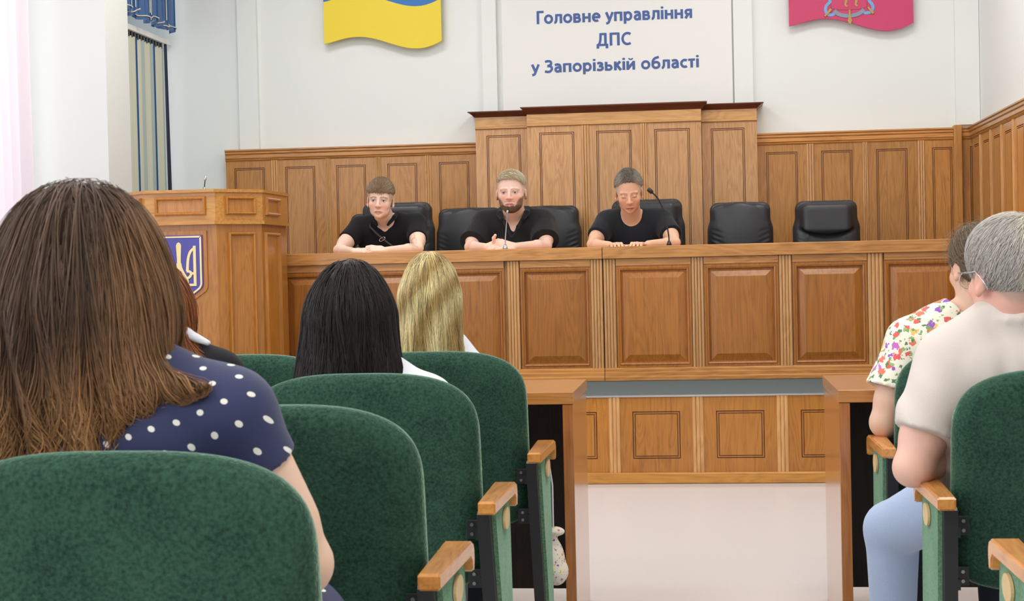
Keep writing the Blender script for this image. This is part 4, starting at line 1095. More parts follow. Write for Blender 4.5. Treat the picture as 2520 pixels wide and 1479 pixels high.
def shoes(J, f):
    m = MB()
    for s_ in 'LR':
        an = J['ank'+s_]; z0 = an[2]-.075
        S = SDF(); S.cap(an+A3(0, -.02*f, -.04), an+A3(0, .13*f, -.05), .035, .030, k=.02)
        m = m
        yield nets(S, an+A3(-.08, -.2, -.12), an+A3(.08, .2, .05), .012)
def folds(amp, seed, fy=14, fz=10):
    r = np.random.default_rng(seed); a, b, c, e = r.uniform(0, 6, 4)
    def f(P, d):
        x, y, z = P.T
        w = np.sin(fy*x+7*z+a+1.8*np.sin(5*z+b))*np.sin(fz*z-9*x+c+1.5*np.sin(6*x+e))
        return d+amp*(w+.5*np.sin(31*z+17*x+e+2*np.sin(9*x))*np.abs(w))
    return f
def shirt(J, g=.012, sleeve=.75, flare=.012, k=.045, fold=.0035, seed=1, hem=None, cut=True):
    S = SDF(); torso(S, J, g, k)
    for s_ in 'LR':
        a, b = J['sh'+s_], J['el'+s_]; ru, re = J.get('ru', .050), J.get('re', .042); n = (b-a)/np.linalg.norm(b-a); e = a+(b-a)*sleeve
        S.sleeve(a, a+(b-a)*(sleeve+.12), ru+.008+g, max(re, ru*.8)+g+flare, e, n)
    S.mod = folds(fold, seed)
    return S
def bounds(J, pad_=.13):
    P = np.array([J[k] for k in ('shL', 'shR', 'elL', 'elR', 'hip', 'neck')]); return P.min(0)-pad_, P.max(0)+pad_
def region(S, boxes): return join(*[nets(S, lo, hi, h) for lo, hi, h in boxes])

# ---- the three men at the desk (facing the room, -Y): L/R are their own sides seen from behind, so shL is at +X
def panel_man(label, h, J, skin, ho, handfn, shirtfn, hair_fn, armcol=None):
    J = {k: (np.array(v, float) if not isinstance(v, (int, float)) and k != 'belly' else v) for k, v in J.items()}
    S = SDF(); torso(S, J); arms(S, J); h.add(S, jaw=ho.get('jaw', 1)); h.neck(S, J['neck']+A3(0, .0, -.04), ho.get('neck', .056))
    handfn(S, J)
    c = h.c
    hb = (A3(c[0]-.12, c[1]-.16, c[2]-.145), A3(c[0]+.12, c[1]+.15, c[2]+.16), .0026)
    wr = np.array([J['wrL'], J['wrR']]); lo, hi = wr.min(0)-A3(.05, .17, .045), wr.max(0)+A3(.05, .05, .08)
    lo[2] = 1.17; 
    bl, bh = bounds(J); bh[2] = hb[0][2]+.006; bl[1] = hi[1]-.006; bl[2] = .80
    body = [(bl, bh, .007), hb, (lo, hi, .0028)]
    # the strip beside the hands at the same depth
    if bounds(J)[0][0] < lo[0]: body.append((A3(bounds(J)[0][0], lo[1], 1.17), A3(lo[0]+.006, hi[1], 1.40), .006))
    if bounds(J)[1][0] > hi[0]: body.append((A3(hi[0]-.006, lo[1], 1.17), A3(bounds(J)[1][0], hi[1], 1.40), .006))
    V, Fs = region(S, body)
    C = head_col(h, V, skin, ho); low = V[:, 2] < c[2]-.16
    ac = L3(armcol or skin); wv = sm(c[2]-.13, c[2]-.20, V[:, 2])[:, None]; C = C*(1-wv)+ac*wv
    if ho.get('tattoo') is not None:
        e = np.array(ho['tattoo']); x, y, z = (V-e).T
        ln = np.minimum(np.abs(np.hypot(x+.008, z-.02)-.022), np.minimum(np.abs(np.hypot(x-.012, (z+.012)*.8)-.018), np.abs(x*.8+z+.01-.006*np.sin(60*z))))
        k = (.42*np.exp(-(ln/.0026)**2)*(np.abs(z) < .05)*(y < .01)*(np.abs(x) < .045))[:, None]; C = C*(1-k)+L3((96, 84, 90))*k
    o = part('person', (V, Fs), 'skin', None, smooth=True, col=C, origin=(J['hip'][0], J['hip'][1], ZS))
    tag(o, label, 'person')
    shirtfn(o, J, h)
    for q in hair_fn(h): part(q[0], (q[1], q[2]), q[4], o, smooth=True, col=q[3])
    S = SDF(); legs(S, J, .012); lo = np.min([J['kneeL'], J['kneeR'], J['ankL'], J['ankR'], J['hip']], 0)-.13; hi = np.max([J['kneeL'], J['kneeR'], J['ankL'], J['ankR'], J['hip']], 0)+.13
    part('trousers', nets(S, lo, hi, .014), 'trousers', o, smooth=True)
    for s_ in shoes(J, -1): part('shoe', s_, 'blackplastic', o, smooth=True)
    return o
def pick(V, m, n, rng):
    ix = np.nonzero(m)[0]; return V[rng.choice(ix, n)]+rng.normal(0, .0006, (n, 3))
def vary(col, n, rng, a=.22):
    return L3(col)*np.exp(rng.normal(0, a, (n, 1)))
def short_hair(h, col, thick=.012, zl=None, nst=3200, length=.03, direction=None, col2=None, seed=3, top=.0, xlim=.2, rad=.0009, lift=.005, jitter=.16, minroot=.004):
    """close hull over the scalp plus short locks; zl = (y list, z list) hairline in head space"""
    rng = np.random.default_rng(seed)
    S = SDF(); W, r, R = h.W, h.r, h.R
    S.ell(W(0, -.012, .038+top*.5), r(.075, .094, .084+top)+thick*h.s, R, k=.02)
    S.ell(W(0, .020, .050+top*.4), r(.066, .062, .062+top)+thick*h.s*.8, R, k=.02)
    base = SDF(); base.p = list(S.p)
    yl, zz = zl
    def mod(P, d):
        q = h.loc(P); zc = np.interp(q[:, 1], yl, zz)+.0025*np.sin(260*q[:, 0])+.002*np.sin(410*q[:, 0]+3)
        return np.maximum(d+.0012*np.sin(240*q[:, 0]+60*q[:, 1])*np.sin(90*q[:, 1]+40*q[:, 0])+(thick+.001)*h.s*np.exp(-np.maximum(q[:, 2]-zc, 0)/.006), (zc-q[:, 2])*h.s*.8)
    S.mod = mod
    V, Fs = nets(S, h.c-.15*h.s, h.c+.15*h.s, .0032)
    C = np.tile(L3(col)*.9, (len(V), 1))
    q = h.loc(V); zc = np.interp(q[:, 1], yl, zz); g = base.grad(V)
    m = (np.abs(base(V)) < .012)&(q[:, 2] > zc+minroot)
    roots = pick(V, m, nst, rng)
    dirf = direction or (lambda p, t: np.tile(-h.R[:, 2]+h.R[:, 1]*.2, (len(p), 1)))
    Ls = length*h.s*rng.uniform(.6, 1.3, nst)
    jit = rng.normal(0, jitter, (nst, 3))
    v2, f2, c2 = strands(base, roots, lambda p, t: dirf(p, t)+jit, Ls, 5, rng.uniform(.0005, lift, nst), rad, (vary(col, nst, rng)))
    if col2 is not None:
        qq = h.loc(v2); wv = sm(.02, .06, np.abs(qq[:, 0]))[:, None]*.8; c2 = c2*(1-wv)+L3(col2)*wv
        qq = h.loc(V); wv = sm(.02, .06, np.abs(qq[:, 0]))[:, None]*.8; C = C*(1-wv)+L3(col2)*wv*.85
    v, f = join((V, Fs), (v2, f2)); return v, f, np.concatenate([C, c2])

def man_left():
    h = Head((-1.966, 9.745, 1.523), yaw=PI+.04, pitch=-.07, roll=-.06, size=1.03, wide=.98)
    J = dict(shL=(-1.785, 9.93, 1.372), shR=(-2.135, 9.93, 1.365), elL=(-1.735, 9.72, 1.222), elR=(-2.230, 9.72, 1.222), wrL=(-1.90, 9.50, 1.210), wrR=(-2.09, 9.50, 1.210),
             neck=(-1.966, 9.90, 1.42), hip=(-1.96, 10.04, .97), kneeL=(-1.86, 9.60, .94), kneeR=(-2.06, 9.60, .94), ankL=(-1.86, 9.58, .54), ankR=(-2.06, 9.58, .54), w=1.0, ru=.050, re=.030, rw=.021, rs=.050)
    def hands(S, J):
        hand(S, J['wrR'], (.92, -.22, .02), (0, -.35, 1), -1, (.35, .5, .4), .95)
        hand(S, J['wrL']+A3(0, .0, .004), (-.90, -.25, .10), (0, -.5, .85), 1, (.45, .6, .5), .95)
    def dress(o, J, h):
        S = shirt(J, .009, .60, .010, seed=2)
        n = J['neck']
        S.cap(n+A3(0, -.03, .06), n+A3(0, -.03, -.005), .075, .062, k=.006, sub=True)
        S.cap(n+A3(0, -.075, .0), n+A3(0.004, -.095, -.135), .062, .010, k=.005, sub=True)
        bl, bh = bounds(J, .12)
        part('polo_shirt', nets(S, bl, bh, .0055), 'blackcotton', o, smooth=True)
        C_ = SDF()
        for g in (-1, 1):
            C_.chain([n+A3(g*.035, .045, .030), n+A3(g*.070, -.005, .020), n+A3(g*.064, -.070, -.005), n+A3(g*.034, -.118, -.050)], [.012, .013, .014, .008], k=.008)
        part('collar', nets(C_, n-.16, n+.12, .0045), 'blackcotton', o, smooth=True)
        St = SDF(); P = [A3(-2.06, 9.90, 1.405), A3(-2.05, 9.815, 1.36), A3(-1.99, 9.775, 1.305), A3(-1.90, 9.79, 1.23), A3(-1.86, 9.80, 1.18)]
        st = part('shoulder_strap', MB().tube(P, .008, 8).vf, 'blackplastic', o, smooth=True)
        bk = []
        cx_, cz_ = -1.966, 1.283; ca, sa = math.cos(.55), math.sin(.55)
        for k in range(33):
            a = 2*PI*k/32; u = .0185*math.copysign(abs(math.cos(a))**.55, math.cos(a)); v = .0085*math.copysign(abs(math.sin(a))**.55, math.sin(a))
            bk.append((cx_+u*ca-v*sa, 9.765, cz_+u*sa+v*ca))
        part('buckle', MB().tube(bk, .0016, 6).vf, 'chrome', st)
    def hair(h):
        zl = ([-.12, -.06, -.02, .02, .05, .072, .085, .2], [.03, .03, .030, .034, .038, .040, .042, .042])
        def dr(p, t): return np.tile(h.R[:, 1]*1.0-h.R[:, 2]*.25, (len(p), 1))
        v, f, c = short_hair(h, (146, 124, 98), .006, zl, 3400, .026, dr, (166, 146, 122), 5, top=.004, minroot=.013)
        return [('hair', v, f, c, 'hairshort')]
    return panel_man('young man in a black polo shirt with a tattooed arm, seated left at the desk', h, J, (240, 206, 188),
                     dict(brow=(112, 84, 64), lip=(206, 132, 122), scalp=(176, 150, 128), scalpk=.6, jaw=.97, open=.0046, tattoo=(-1.775, 9.78, 1.275)), hands, dress, hair, (244, 212, 192))
def man_mid():
    h = Head((-1.163, 9.745, 1.548), yaw=PI-.03, pitch=-.05, roll=.0, size=1.06, wide=1.05)
    J = dict(shL=(-1.000, 9.94, 1.362), shR=(-1.360, 9.94, 1.358), elL=(-.958, 9.74, 1.222), elR=(-1.422, 9.74, 1.222), wrL=(-1.12, 9.52, 1.214), wrR=(-1.29, 9.52, 1.214),
             neck=(-1.165, 9.91, 1.425), hip=(-1.18, 10.0, .97), kneeL=(-1.04, 9.56, .94), kneeR=(-1.30, 9.56, .94), ankL=(-1.04, 9.54, .54), ankR=(-1.30, 9.54, .54), w=1.32, ru=.060, re=.033, rw=.024, rs=.062, belly=((-1.18, 9.92, 1.12), (.19, .14, .16)))
    def hands(S, J):
        hand(S, J['wrR'], (.80, -.25, .20), (-.25, -.80, .5), 1, (.5, .7, .5), 1.0, thumb=.9)
        hand(S, J['wrL'], (-.80, -.30, .14), (.2, -.75, .6), -1, (.55, .7, .5), 1.0, thumb=.9)
        S.chain([A3(-1.245, 9.50, 1.245), A3(-1.243, 9.485, 1.268), A3(-1.232, 9.475, 1.284)], [.011, .010, .0085], k=.006)
    def dress(o, J, h):
        S = shirt(J, .013, .82, .024, seed=5, fold=.004)
        n = J['neck']
        S.cap(n+A3(0, -.03, .07), n+A3(0, -.03, -.005), .085, .066, k=.006, sub=True)
        S.cap(n+A3(.004, -.10, -.0), n+A3(0.0, -.125, -.175), .064, .010, k=.005, sub=True)
        bl, bh = bounds(J, .14)
        part('open_collar_shirt', nets(S, bl, bh, .0055), 'blackknit', o, smooth=True)
        C_ = SDF()
        for g in (-1, 1):
            C_.chain([n+A3(g*.040, .05, .035), n+A3(g*.082, -.010, .024), n+A3(g*.082, -.080, -.004), n+A3(g*.066, -.128, -.040)], [.014, .016, .018, .010], k=.010)
            C_.chain([n+A3(g*.070, -.10, -.020), n+A3(g*.035, -.150, -.085), n+A3(g*.006, -.170, -.150)], [.010, .009, .006], k=.008)
        part('collar', nets(C_, n-.23, n+.14, .0045), 'blackknit', o, smooth=True)
    def hair(h):
        zl = ([-.12, -.06, -.02, .02, .05, .072, .085, .2], [.042, .042, .048, .056, .066, .072, .077, .077])
        def dr(p, t): return np.tile(h.R[:, 1]*.35+h.R[:, 0]*-1.0-h.R[:, 2]*.1, (len(p), 1))
        v, f, c = short_hair(h, (196, 180, 148), .005, zl, 3000, .034, dr, (214, 202, 182), 6, top=.0)
        S = SDF(); W, r, R = h.W, h.r, h.R
        S.ell(W(0, .031, -.070), r(.0575, .055, .040), R, k=.01); S.ell(W(0, .070, -.096), r(.030, .024, .020), R, k=.02)
        q_ = lambda P: h.loc(P)
        def mod(P, d):
            q = h.loc(P); top_ = -.077-.008*np.exp(-((np.abs(q[:, 0])-.0)/.02)**2)+.030*sm(.025, .060, np.abs(q[:, 0]))
            return np.maximum(np.maximum(d, (q[:, 2]-top_)), -(q[:, 1]-.005))+.0012*np.sin(300*q[:, 0])*np.sin(260*q[:, 2])
        S.mod = mod
        V, Fs = nets(S, h.c-.16, h.c+.14, .0032)
        # locks of the beard, kept off the mouth
        rng = np.random.default_rng(8); q = h.loc(V); m = (q[:, 2] < -.072)&(q[:, 1] > .01)
        b = SDF(); b.p = list(S.p); rts = pick(V, m, 1500, rng)
        v2, f2, c2 = strands(b, rts, lambda p, t: np.tile(-h.R[:, 2]+h.R[:, 1]*.2, (len(p), 1)), .014*rng.uniform(.6, 1.2, 1500), 3, rng.uniform(0, .004, 1500), .0010, vary((116, 94, 74), 1500, rng))
        bv, bf = join((V, Fs), (v2, f2)); bc = np.concatenate([np.tile(L3((120, 98, 78)), (len(V), 1)), c2])
        return [('hair', v, f, c, 'hairshort'), ('beard', bv, bf, bc, 'hairshort')]
    return panel_man('stout bearded man in a black open-collar shirt, seated in the middle of the three', h, J, (240, 202, 186),
                     dict(brow=(160, 126, 96), browk=.65, sz=[-.075, -.062, -.030, -.004, -.012, .055, .09, .09], beard=(128, 104, 84), lip=(206, 112, 104), scalp=(206, 192, 172), scalpk=.6, jaw=1.08, neck=.064, open=.0046, flush=.5), hands, dress, hair, (244, 204, 184))
def man_right():
    h = Head((-.455, 9.72, 1.528), yaw=PI+.06, pitch=-.34, roll=.05, size=1.05, wide=.96)
    J = dict(shL=(-.272, 9.93, 1.360), shR=(-.600, 9.93, 1.355), elL=(-.185, 9.72, 1.220), elR=(-.682, 9.72, 1.220), wrL=(-.34, 9.56, 1.212), wrR=(-.57, 9.56, 1.212),
             neck=(-.448, 9.88, 1.405), hip=(-.43, 10.04, .97), kneeL=(-.33, 9.60, .94), kneeR=(-.53, 9.60, .94), ankL=(-.33, 9.58, .54), ankR=(-.53, 9.58, .54), w=1.08, ru=.048, re=.030, rw=.022, rs=.052)
    def hands(S, J):
        hand(S, J['wrR']+A3(.02, .02, .0), (.30, -.9, .05), (0, -.1, 1), -1, (.8, .9, .7), 1.0)
        hand(S, J['wrL']+A3(-.04, .02, .0), (-.30, -.9, .05), (0, -.1, 1), 1, (.8, .9, .7), 1.0)
    def dress(o, J, h):
        S = shirt(J, .011, .66, .016, seed=9, fold=.0045)
        n = J['neck']
        S.cap(n+A3(0, -.04, .06), n+A3(0, -.055, -.012), .078, .064, k=.006, sub=True)
        S.cap(n+A3(0, -.13, 0), n+A3(0, -.155, -.050), .055, .040, k=.01, sub=True)
        bl, bh = bounds(J, .12)
        part('t_shirt', nets(S, bl, bh, .0055), 'bluegrey', o, smooth=True)
    def hair(h):
        zl = ([-.12, -.06, -.02, .02, .05, .072, .085, .2], [.0, .0, .022, .040, .056, .078, .080, .080])
        def dr(p, t): return np.tile(h.R[:, 1]*.5+h.R[:, 2]*.6, (len(p), 1))
        v, f, c = short_hair(h, (124, 116, 104), .005, zl, 3400, .018, dr, (190, 186, 178), 7, top=.002, lift=.009)
        return [('hair', v, f, c, 'hairshort')]
    return panel_man('older man with grey hair in a black t-shirt looking down, seated right at the desk', h, J, (230, 182, 154),
                     dict(brow=(124, 92, 70), browk=.6, sz=[-.075, -.062, -.030, -.004, -.012, .055, .09, .09], lip=(178, 104, 92), scalp=(196, 186, 174), scalpk=.7, shut=True, flush=.35, flushc=(208, 126, 100), stubble=(170, 120, 100), neck=.056), hands, dress, hair, (236, 190, 160))
man_left(); man_mid(); man_right()

# ---- the audience (facing the desk, +Y): L is the left hand side seen from behind, at -X
def aud_person(label, h, J, skin, clothes, hairparts, ho=None, armcol=None, hands=None, trouser='trousers', origin_z=0.0, shoe=True):
    J = {k: (np.array(v, float) if not isinstance(v, (int, float)) and k != 'belly' else v) for k, v in J.items()}
    ho = ho or dict(brow=(100, 80, 66))
    S = SDF(); torso(S, J); arms(S, J); h.add(S); h.neck(S, J['neck']+A3(0, 0, -.04), J.get('rn', .052))
    for s_, sd in (('L', 1), ('R', -1)):
        d = J['wr'+s_]-J['el'+s_]; hand(S, J['wr'+s_], d/np.linalg.norm(d)+A3(0, 0, -.1), (0, 0, 1), -sd, (.25, .4, .3), .92)
    c = h.c
    bl, bh = bounds(J, .14); al = np.minimum(bl, np.minimum(J['wrL'], J['wrR'])-.13); ah = np.maximum(bh, np.maximum(J['wrL'], J['wrR'])+.15)
    zc = c[2]-.135; al[2] = min(al[2], J['hip'][2]-.14)
    V, Fs = region(S, [(al, A3(ah[0], ah[1], zc+.006), .008), (A3(c[0]-.13, c[1]-.14, zc), A3(c[0]+.13, c[1]+.16, c[2]+.16), .0045)])
    C = head_col(h, V, skin, ho); ac = L3(armcol or skin); wv = sm(c[2]-.13, c[2]-.20, V[:, 2])[:, None]; C = C*(1-wv)+ac*wv
    o = part('person', (V, Fs), 'skin', None, smooth=True, col=C, origin=(J['hip'][0], J['hip'][1], 0)); tag(o, label, 'person')
    clothes(o, J, h)
    for nm, v, f, cc, m in hairparts(h, J): part(nm, (v, f), m, o, smooth=True, col=cc)
    S = SDF(); legs(S, J, .012); P = [J['kneeL'], J['kneeR'], J['ankL'], J['ankR'], J['hip']]
    part('trousers', nets(S, np.min(P, 0)-.13, np.max(P, 0)+.13, .012), trouser, o, smooth=True)
    for s_ in shoes(J, 1): part('shoe', s_, 'blackplastic', o, smooth=True)
    o.scale = (.93,)*3; o.location = (J['hip'][0]*.93, J['hip'][1]*.93, .077)   # person scaled about the camera: smaller, nearer, seated a little higher
    return o
def sitting(x, y, zsh, xsh, **k):
    """default seated skeleton in the theatre seats; zsh shoulder height, xsh half shoulder width"""
    J = dict(shL=(x-xsh, y-.02, zsh), shR=(x+xsh, y-.02, zsh), elL=(x-xsh-.05, y+.07, zsh-.27), elR=(x+xsh+.05, y+.07, zsh-.27), wrL=(x-.14, y+.30, .57), wrR=(x+.14, y+.30, .57),
             neck=(x, y-.01, zsh+.06), hip=(x, y+.08, .54), kneeL=(x-.11, y+.48, .50), kneeR=(x+.11, y+.48, .50), ankL=(x-.11, y+.50, .002), ankR=(x+.11, y+.50, .002), w=.95, ru=.045, re=.036, rw=.024, rs=.046)
    J.update(k); return J
def long_hair(h, prims, mod, n, L_, nseg, col, col2, rad, zmin, offmax=.006, seed=1, hres=.006, sig=.22, dirw=None, colfn=None, flick=.0, keep=None, freen=0):
    rng = np.random.default_rng(seed); S = SDF(); prims(S); S.mod = mod
    P = np.array([p[4] for p in S.p]).min(0), np.array([p[5] for p in S.p]).max(0)
    lo, hi = P[0]+.02, P[1]-.02
    V, Fs = nets(S, lo, hi, hres)
    C = np.tile(L3(col)*.72, (len(V), 1)) if colfn is None else colfn(V)*.72
    m = V[:, 2] > zmin
    if keep is not None: m &= keep(V)
    roots = pick(V, m, n, rng); c = h.c
    crown = c+A3(0, -.01, .11*h.s)
    def dr(p, t):
        d = p-crown; d[:, 2] = 0; d = d*2.5; d[:, 2] -= 1.0
        if dirw is not None: d = d+dirw(p, t)
        return d
    jit = rng.normal(0, .09, (n, 3))
    cc = np.exp(rng.normal(0, sig, (n, 1)))
    Ls = L_*rng.uniform(.55, 1.1, n)
    off = rng.uniform(-.001, offmax, n)
    v2, f2, _ = strands(S, roots, lambda p, t: dr(p, t)+jit, Ls, nseg, off, rad, np.ones((n, 3)), tipfree=rng.uniform(0, flick+1e-6, n) if flick else 0)
    k = (nseg+1)*3
    base = L3(col) if colfn is None else colfn(v2)
    c2 = base*np.repeat(cc, k, axis=0)
    v, f = join((V, Fs), (v2, f2)); return v, f, np.clip(np.concatenate([C, c2]), 0, 1)
def locks(h, amp, z0, z1, f=17, seed=0):
    """ridged locks running down the hair, deeper toward the tips"""
    a = np.random.default_rng(seed).uniform(0, 6, 3)
    def m(P, d):
        q = P-h.c; th = np.arctan2(q[:, 0], -q[:, 1]+.03); k = sm(z0, z1, P[:, 2])
        w = np.sin(f*th+a[0]+3*np.sin(3*th+9*q[:, 2]+a[1]))+.5*np.sin(f*2.3*th+a[2]+14*q[:, 2])
        return d+amp*w*(.25+.75*k)
    return m

def polka_woman():
    h = Head((-.952, 2.40, 1.085), yaw=.12, size=1.05)
    x0 = -.950
    J = sitting(x0, 2.38, .875, .215, neck=(x0, 2.37, .985), elR=(-.630, 2.43, .650), elL=(x0-.30, 2.44, .63), shR=(-.724, 2.36, .878), shL=(x0-.215, 2.36, .875), w=1.2, ru=.058, re=.050, rs=.060, belly=((x0, 2.42, .66), (.20, .15, .17)), kneeL=(x0-.11, 2.80, .50), kneeR=(x0+.11, 2.80, .50), ankL=(x0-.11, 2.80, .002), ankR=(x0+.11, 2.80, .002))
    def clothes(o, J, h):
        S = shirt(J, .013, .34, .014, seed=21, fold=.004)
        S.cap(A3(-.72, 2.36, .49), A3(-.68, 2.72, .50), .125, .10, k=.05)
        S.cap(J['neck']+A3(0, 0, .08), J['neck']+A3(0, .01, .0), .10, .075, k=.01, sub=True)
        bl, bh = bounds(J, .15); V, Fs = nets(S, bl, bh, .0065)
        q = V-A3(x0, 0, 0)
        uu = q[:, 0]*1.0+.10; vv = V[:, 2]+(V[:, 1]-2.3)*.55+.03*np.sin(9*q[:, 0])
        part('polka_dot_top', (V, Fs), 'dots', o, smooth=True, attrs={'duv': np.stack([uu+.15*vv, vv, vv*0], 1)})
    def hairs(h, J):
        c = h.c
        def prims(S):
            S.ell(c+A3(0, -.010, .020), (.122, .128, .138), k=.03)
            S.ell(c+A3(.002, -.015, -.045), (.134, .120, .125), k=.05)
            S.cap(c+A3(-.055, -.060, -.06), c+A3(-.085, -.115, -.285), .085, .055, k=.06)
            S.cap(c+A3(.035, -.060, -.06), c+A3(.045, -.105, -.270), .088, .052, k=.06)
            S.cap(c+A3(-.090, -.03, -.06), c+A3(-.165, -.085, -.27), .060, .05, k=.05)
            S.cap(c+A3(.070, -.03, -.08), c+A3(.125, -.095, -.165), .060, .034, k=.04)
            S.cap(c+A3(.125, -.095, -.160), c+A3(.222, -.115, -.150), .030, .008, k=.03)
            S.ell(c+A3(0, .125, -.03), (.07, .06, .12), k=.03, sub=True)
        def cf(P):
            t = sm(c[2]-.06, c[2]-.26, P[:, 2]+.025*np.sin(30*P[:, 0]))[:, None]; side = sm(.07, .13, np.abs(P[:, 0]-c[0]+.01))[:, None]*.45  # caramel tips are real; the lit edges are painted into the sides
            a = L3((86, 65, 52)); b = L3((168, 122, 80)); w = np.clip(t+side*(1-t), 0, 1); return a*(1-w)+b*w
        def dw(p, t):
            r = np.zeros_like(p); s = sm(c[2]-.10, c[2]-.24, p[:, 2]); r[:, 0] = s*(1.3*np.sin(30*p[:, 0]+9*t)+.35); r[:, 1] = -s*.15; return r
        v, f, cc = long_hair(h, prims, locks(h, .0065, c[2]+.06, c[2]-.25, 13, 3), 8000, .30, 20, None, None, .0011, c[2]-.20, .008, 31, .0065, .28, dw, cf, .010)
        return [('hair', v, f, cc, 'hair')]
    aud_person('woman with long brown hair in a navy polka dot top, nearest to the camera', h, J, (232, 190, 168), clothes, hairs, armcol=(240, 200, 176))
def black_haired():
    h = Head((-.893, 4.02, .985), yaw=-.05, size=.98)
    x0 = -.855
    J = sitting(x0, 4.0, .755, .15, neck=(x0-.01, 4.0, .87), rs=.040, w=.9, shR=(-.700, 3.99, .765), elR=(-.612, 4.05, .590), kneeR=(x0+.12, 4.42, .50), kneeL=(x0-.09, 4.42, .5), ankR=(x0+.12, 4.42, .002), ankL=(x0-.09, 4.42, .002))
    def clothes(o, J, h):
        S = shirt(J, .014, .66, .026, seed=22, fold=.005)
        S.cap(J['neck']+A3(0, 0, .08), J['neck']+A3(0, .01, .01), .10, .070, k=.01, sub=True)
        bl, bh = bounds(J, .14); part('white_blouse', nets(S, bl, bh, .007), 'whitecloth', o, smooth=True)
    def hairs(h, J):
        c = h.c
        def prims(S):
            S.ell(c+A3(0, -.006, .018), (.098, .110, .122), k=.03)
            S.cap(c+A3(-.020, -.030, -.02), c+A3(-.055, -.065, -.24), .092, .088, k=.05)
            S.cap(c+A3(.025, -.030, -.02), c+A3(.092, -.065, -.25), .088, .062, k=.05)
            S.ell(c+A3(0, .115, -.03), (.06, .06, .10), k=.03, sub=True)
        v, f, cc = long_hair(h, prims, locks(h, .003, c[2]+.08, c[2]-.22, 12, 5), 6000, .30, 18, (38, 30, 30), None, .0012, c[2]-.18, .005, 32, .0065, .35)
        return [('hair', v, f, cc, 'hair')]
    aud_person('woman with long straight black hair and a white blouse', h, J, (236, 196, 176), clothes, hairs, armcol=(238, 200, 180))
def blonde():
    h = Head((-.850, 4.96, 1.018), yaw=.02, size=.95)
    x0 = -.855
    J = sitting(x0, 4.96, .752, .15, rs=.038, neck=(x0+.005, 4.96, .90), kneeL=(x0-.10, 5.20, .47), kneeR=(x0+.10, 5.20, .47), ankL=(x0-.10, 5.12, .002), ankR=(x0+.10, 5.12, .002), wrL=(x0-.12, 5.18, .58), wrR=(x0+.12, 5.18, .58))
    def clothes(o, J, h):
        S = shirt(J, .013, .40, .020, seed=23, fold=.004)
        S.cap(J['neck']+A3(0, 0, .08), J['neck']+A3(0, .01, -.03), .11, .09, k=.01, sub=True)
        bl, bh = bounds(J, .13); part('white_dress_top', nets(S, bl, bh, .007), 'whitecloth', o, smooth=True)
    def hairs(h, J):
        c = h.c
        def prims(S):
            S.ell(c+A3(0, -.006, .012), (.086, .100, .118), k=.03)
            S.cap(c+A3(-.018, -.028, -.02), c+A3(-.046, -.050, -.215), .072, .045, k=.03)
            S.cap(c+A3(.022, -.028, -.02), c+A3(.060, -.050, -.22), .070, .048, k=.03)
            S.cap(c+A3(.012, -.045, -.05), c+A3(.020, -.070, -.20), .050, .040, k=.03)
            S.ell(c+A3(0, .105, -.03), (.055, .055, .10), k=.03, sub=True)
            S.cap(c+A3(-.055, -.12, -.20), c+A3(-.022, -.03, -.245), .014, .016, k=.015, sub=True)
        def cf(P):
            t = (.5+.5*np.sin(60*(P[:, 0]-c[0])+6*np.sin(9*P[:, 2])))[:, None]; return L3((166, 136, 84))*(1-t)+L3((218, 198, 146))*t
        v, f, cc = long_hair(h, prims, locks(h, .003, c[2]+.10, c[2]-.2, 14, 7), 6500, .27, 18, None, None, .0012, c[2]-.16, .005, 33, .006, .25, None, cf)
        return [('hair', v, f, cc, 'hair')]
    aud_person('woman with long straight blonde hair, front row left of the aisle', h, J, (238, 200, 178), clothes, hairs, armcol=(236, 190, 160))
def redhead():
    h = Head((-1.425, 4.02, 1.000), yaw=.1, size=1.0)
    x0 = -1.400
    J = sitting(x0, 4.02, .820, .165, shR=(-1.235, 4.00, .835), neck=(x0, 4.02, .915), kneeL=(x0-.10, 4.44, .50), kneeR=(x0+.10, 4.44, .50), ankL=(x0-.10, 4.44, .002), ankR=(x0+.10, 4.44, .002))
    def clothes(o, J, h):
        S = shirt(J, .014, .70, .016, seed=24)
        S.cap(J['neck']+A3(0, 0, .08), J['neck']+A3(0, .01, .0), .09, .065, k=.01, sub=True)
        bl, bh = bounds(J, .13); part('black_top', nets(S, bl, bh, .008), 'blackcotton', o, smooth=True)
        S = SDF(); n = J['neck']
        S.chain([n+A3(-.06, .04, -.002), n+A3(-.075, -.03, .0), n+A3(0, -.075, .005), n+A3(.045, -.045, .045), n+A3(.085, -.045, .036), n+A3(.145, -.040, .008)], [.016, .020, .022, .018, .016, .008], k=.01)
        part('white_collar', nets(S, n-A3(.15, .15, .1), n+A3(.2, .12, .08), .006), 'whitecloth', o, smooth=True)
    def hairs(h, J):
        c = h.c
        def prims(S):
            S.ell(c+A3(0, -.006, .015), (.108, .115, .125), k=.03)
            S.cap(c+A3(-.03, -.03, -.02), c+A3(-.05, -.05, -.10), .085, .06, k=.05)
            S.cap(c+A3(.03, -.03, -.02), c+A3(.065, -.05, -.10), .085, .055, k=.05)
            S.cap(c+A3(.09, -.05, -.10), c+A3(.165, -.06, -.135), .03, .012, k=.03)
            S.ell(c+A3(0, .115, -.03), (.06, .06, .10), k=.03, sub=True)
        v, f, cc = long_hair(h, prims, locks(h, .004, c[2]+.08, c[2]-.10, 13, 9), 3500, .20, 14, (150, 88, 52), None, .0013, c[2]-.10, .008, 34, .007, .3, None, None, .012)
        return [('hair', v, f, cc, 'hair')]
    aud_person('red-haired person with a white collar, mostly hidden behind the woman in polka dots', h, J, (236, 196, 176), clothes, hairs)
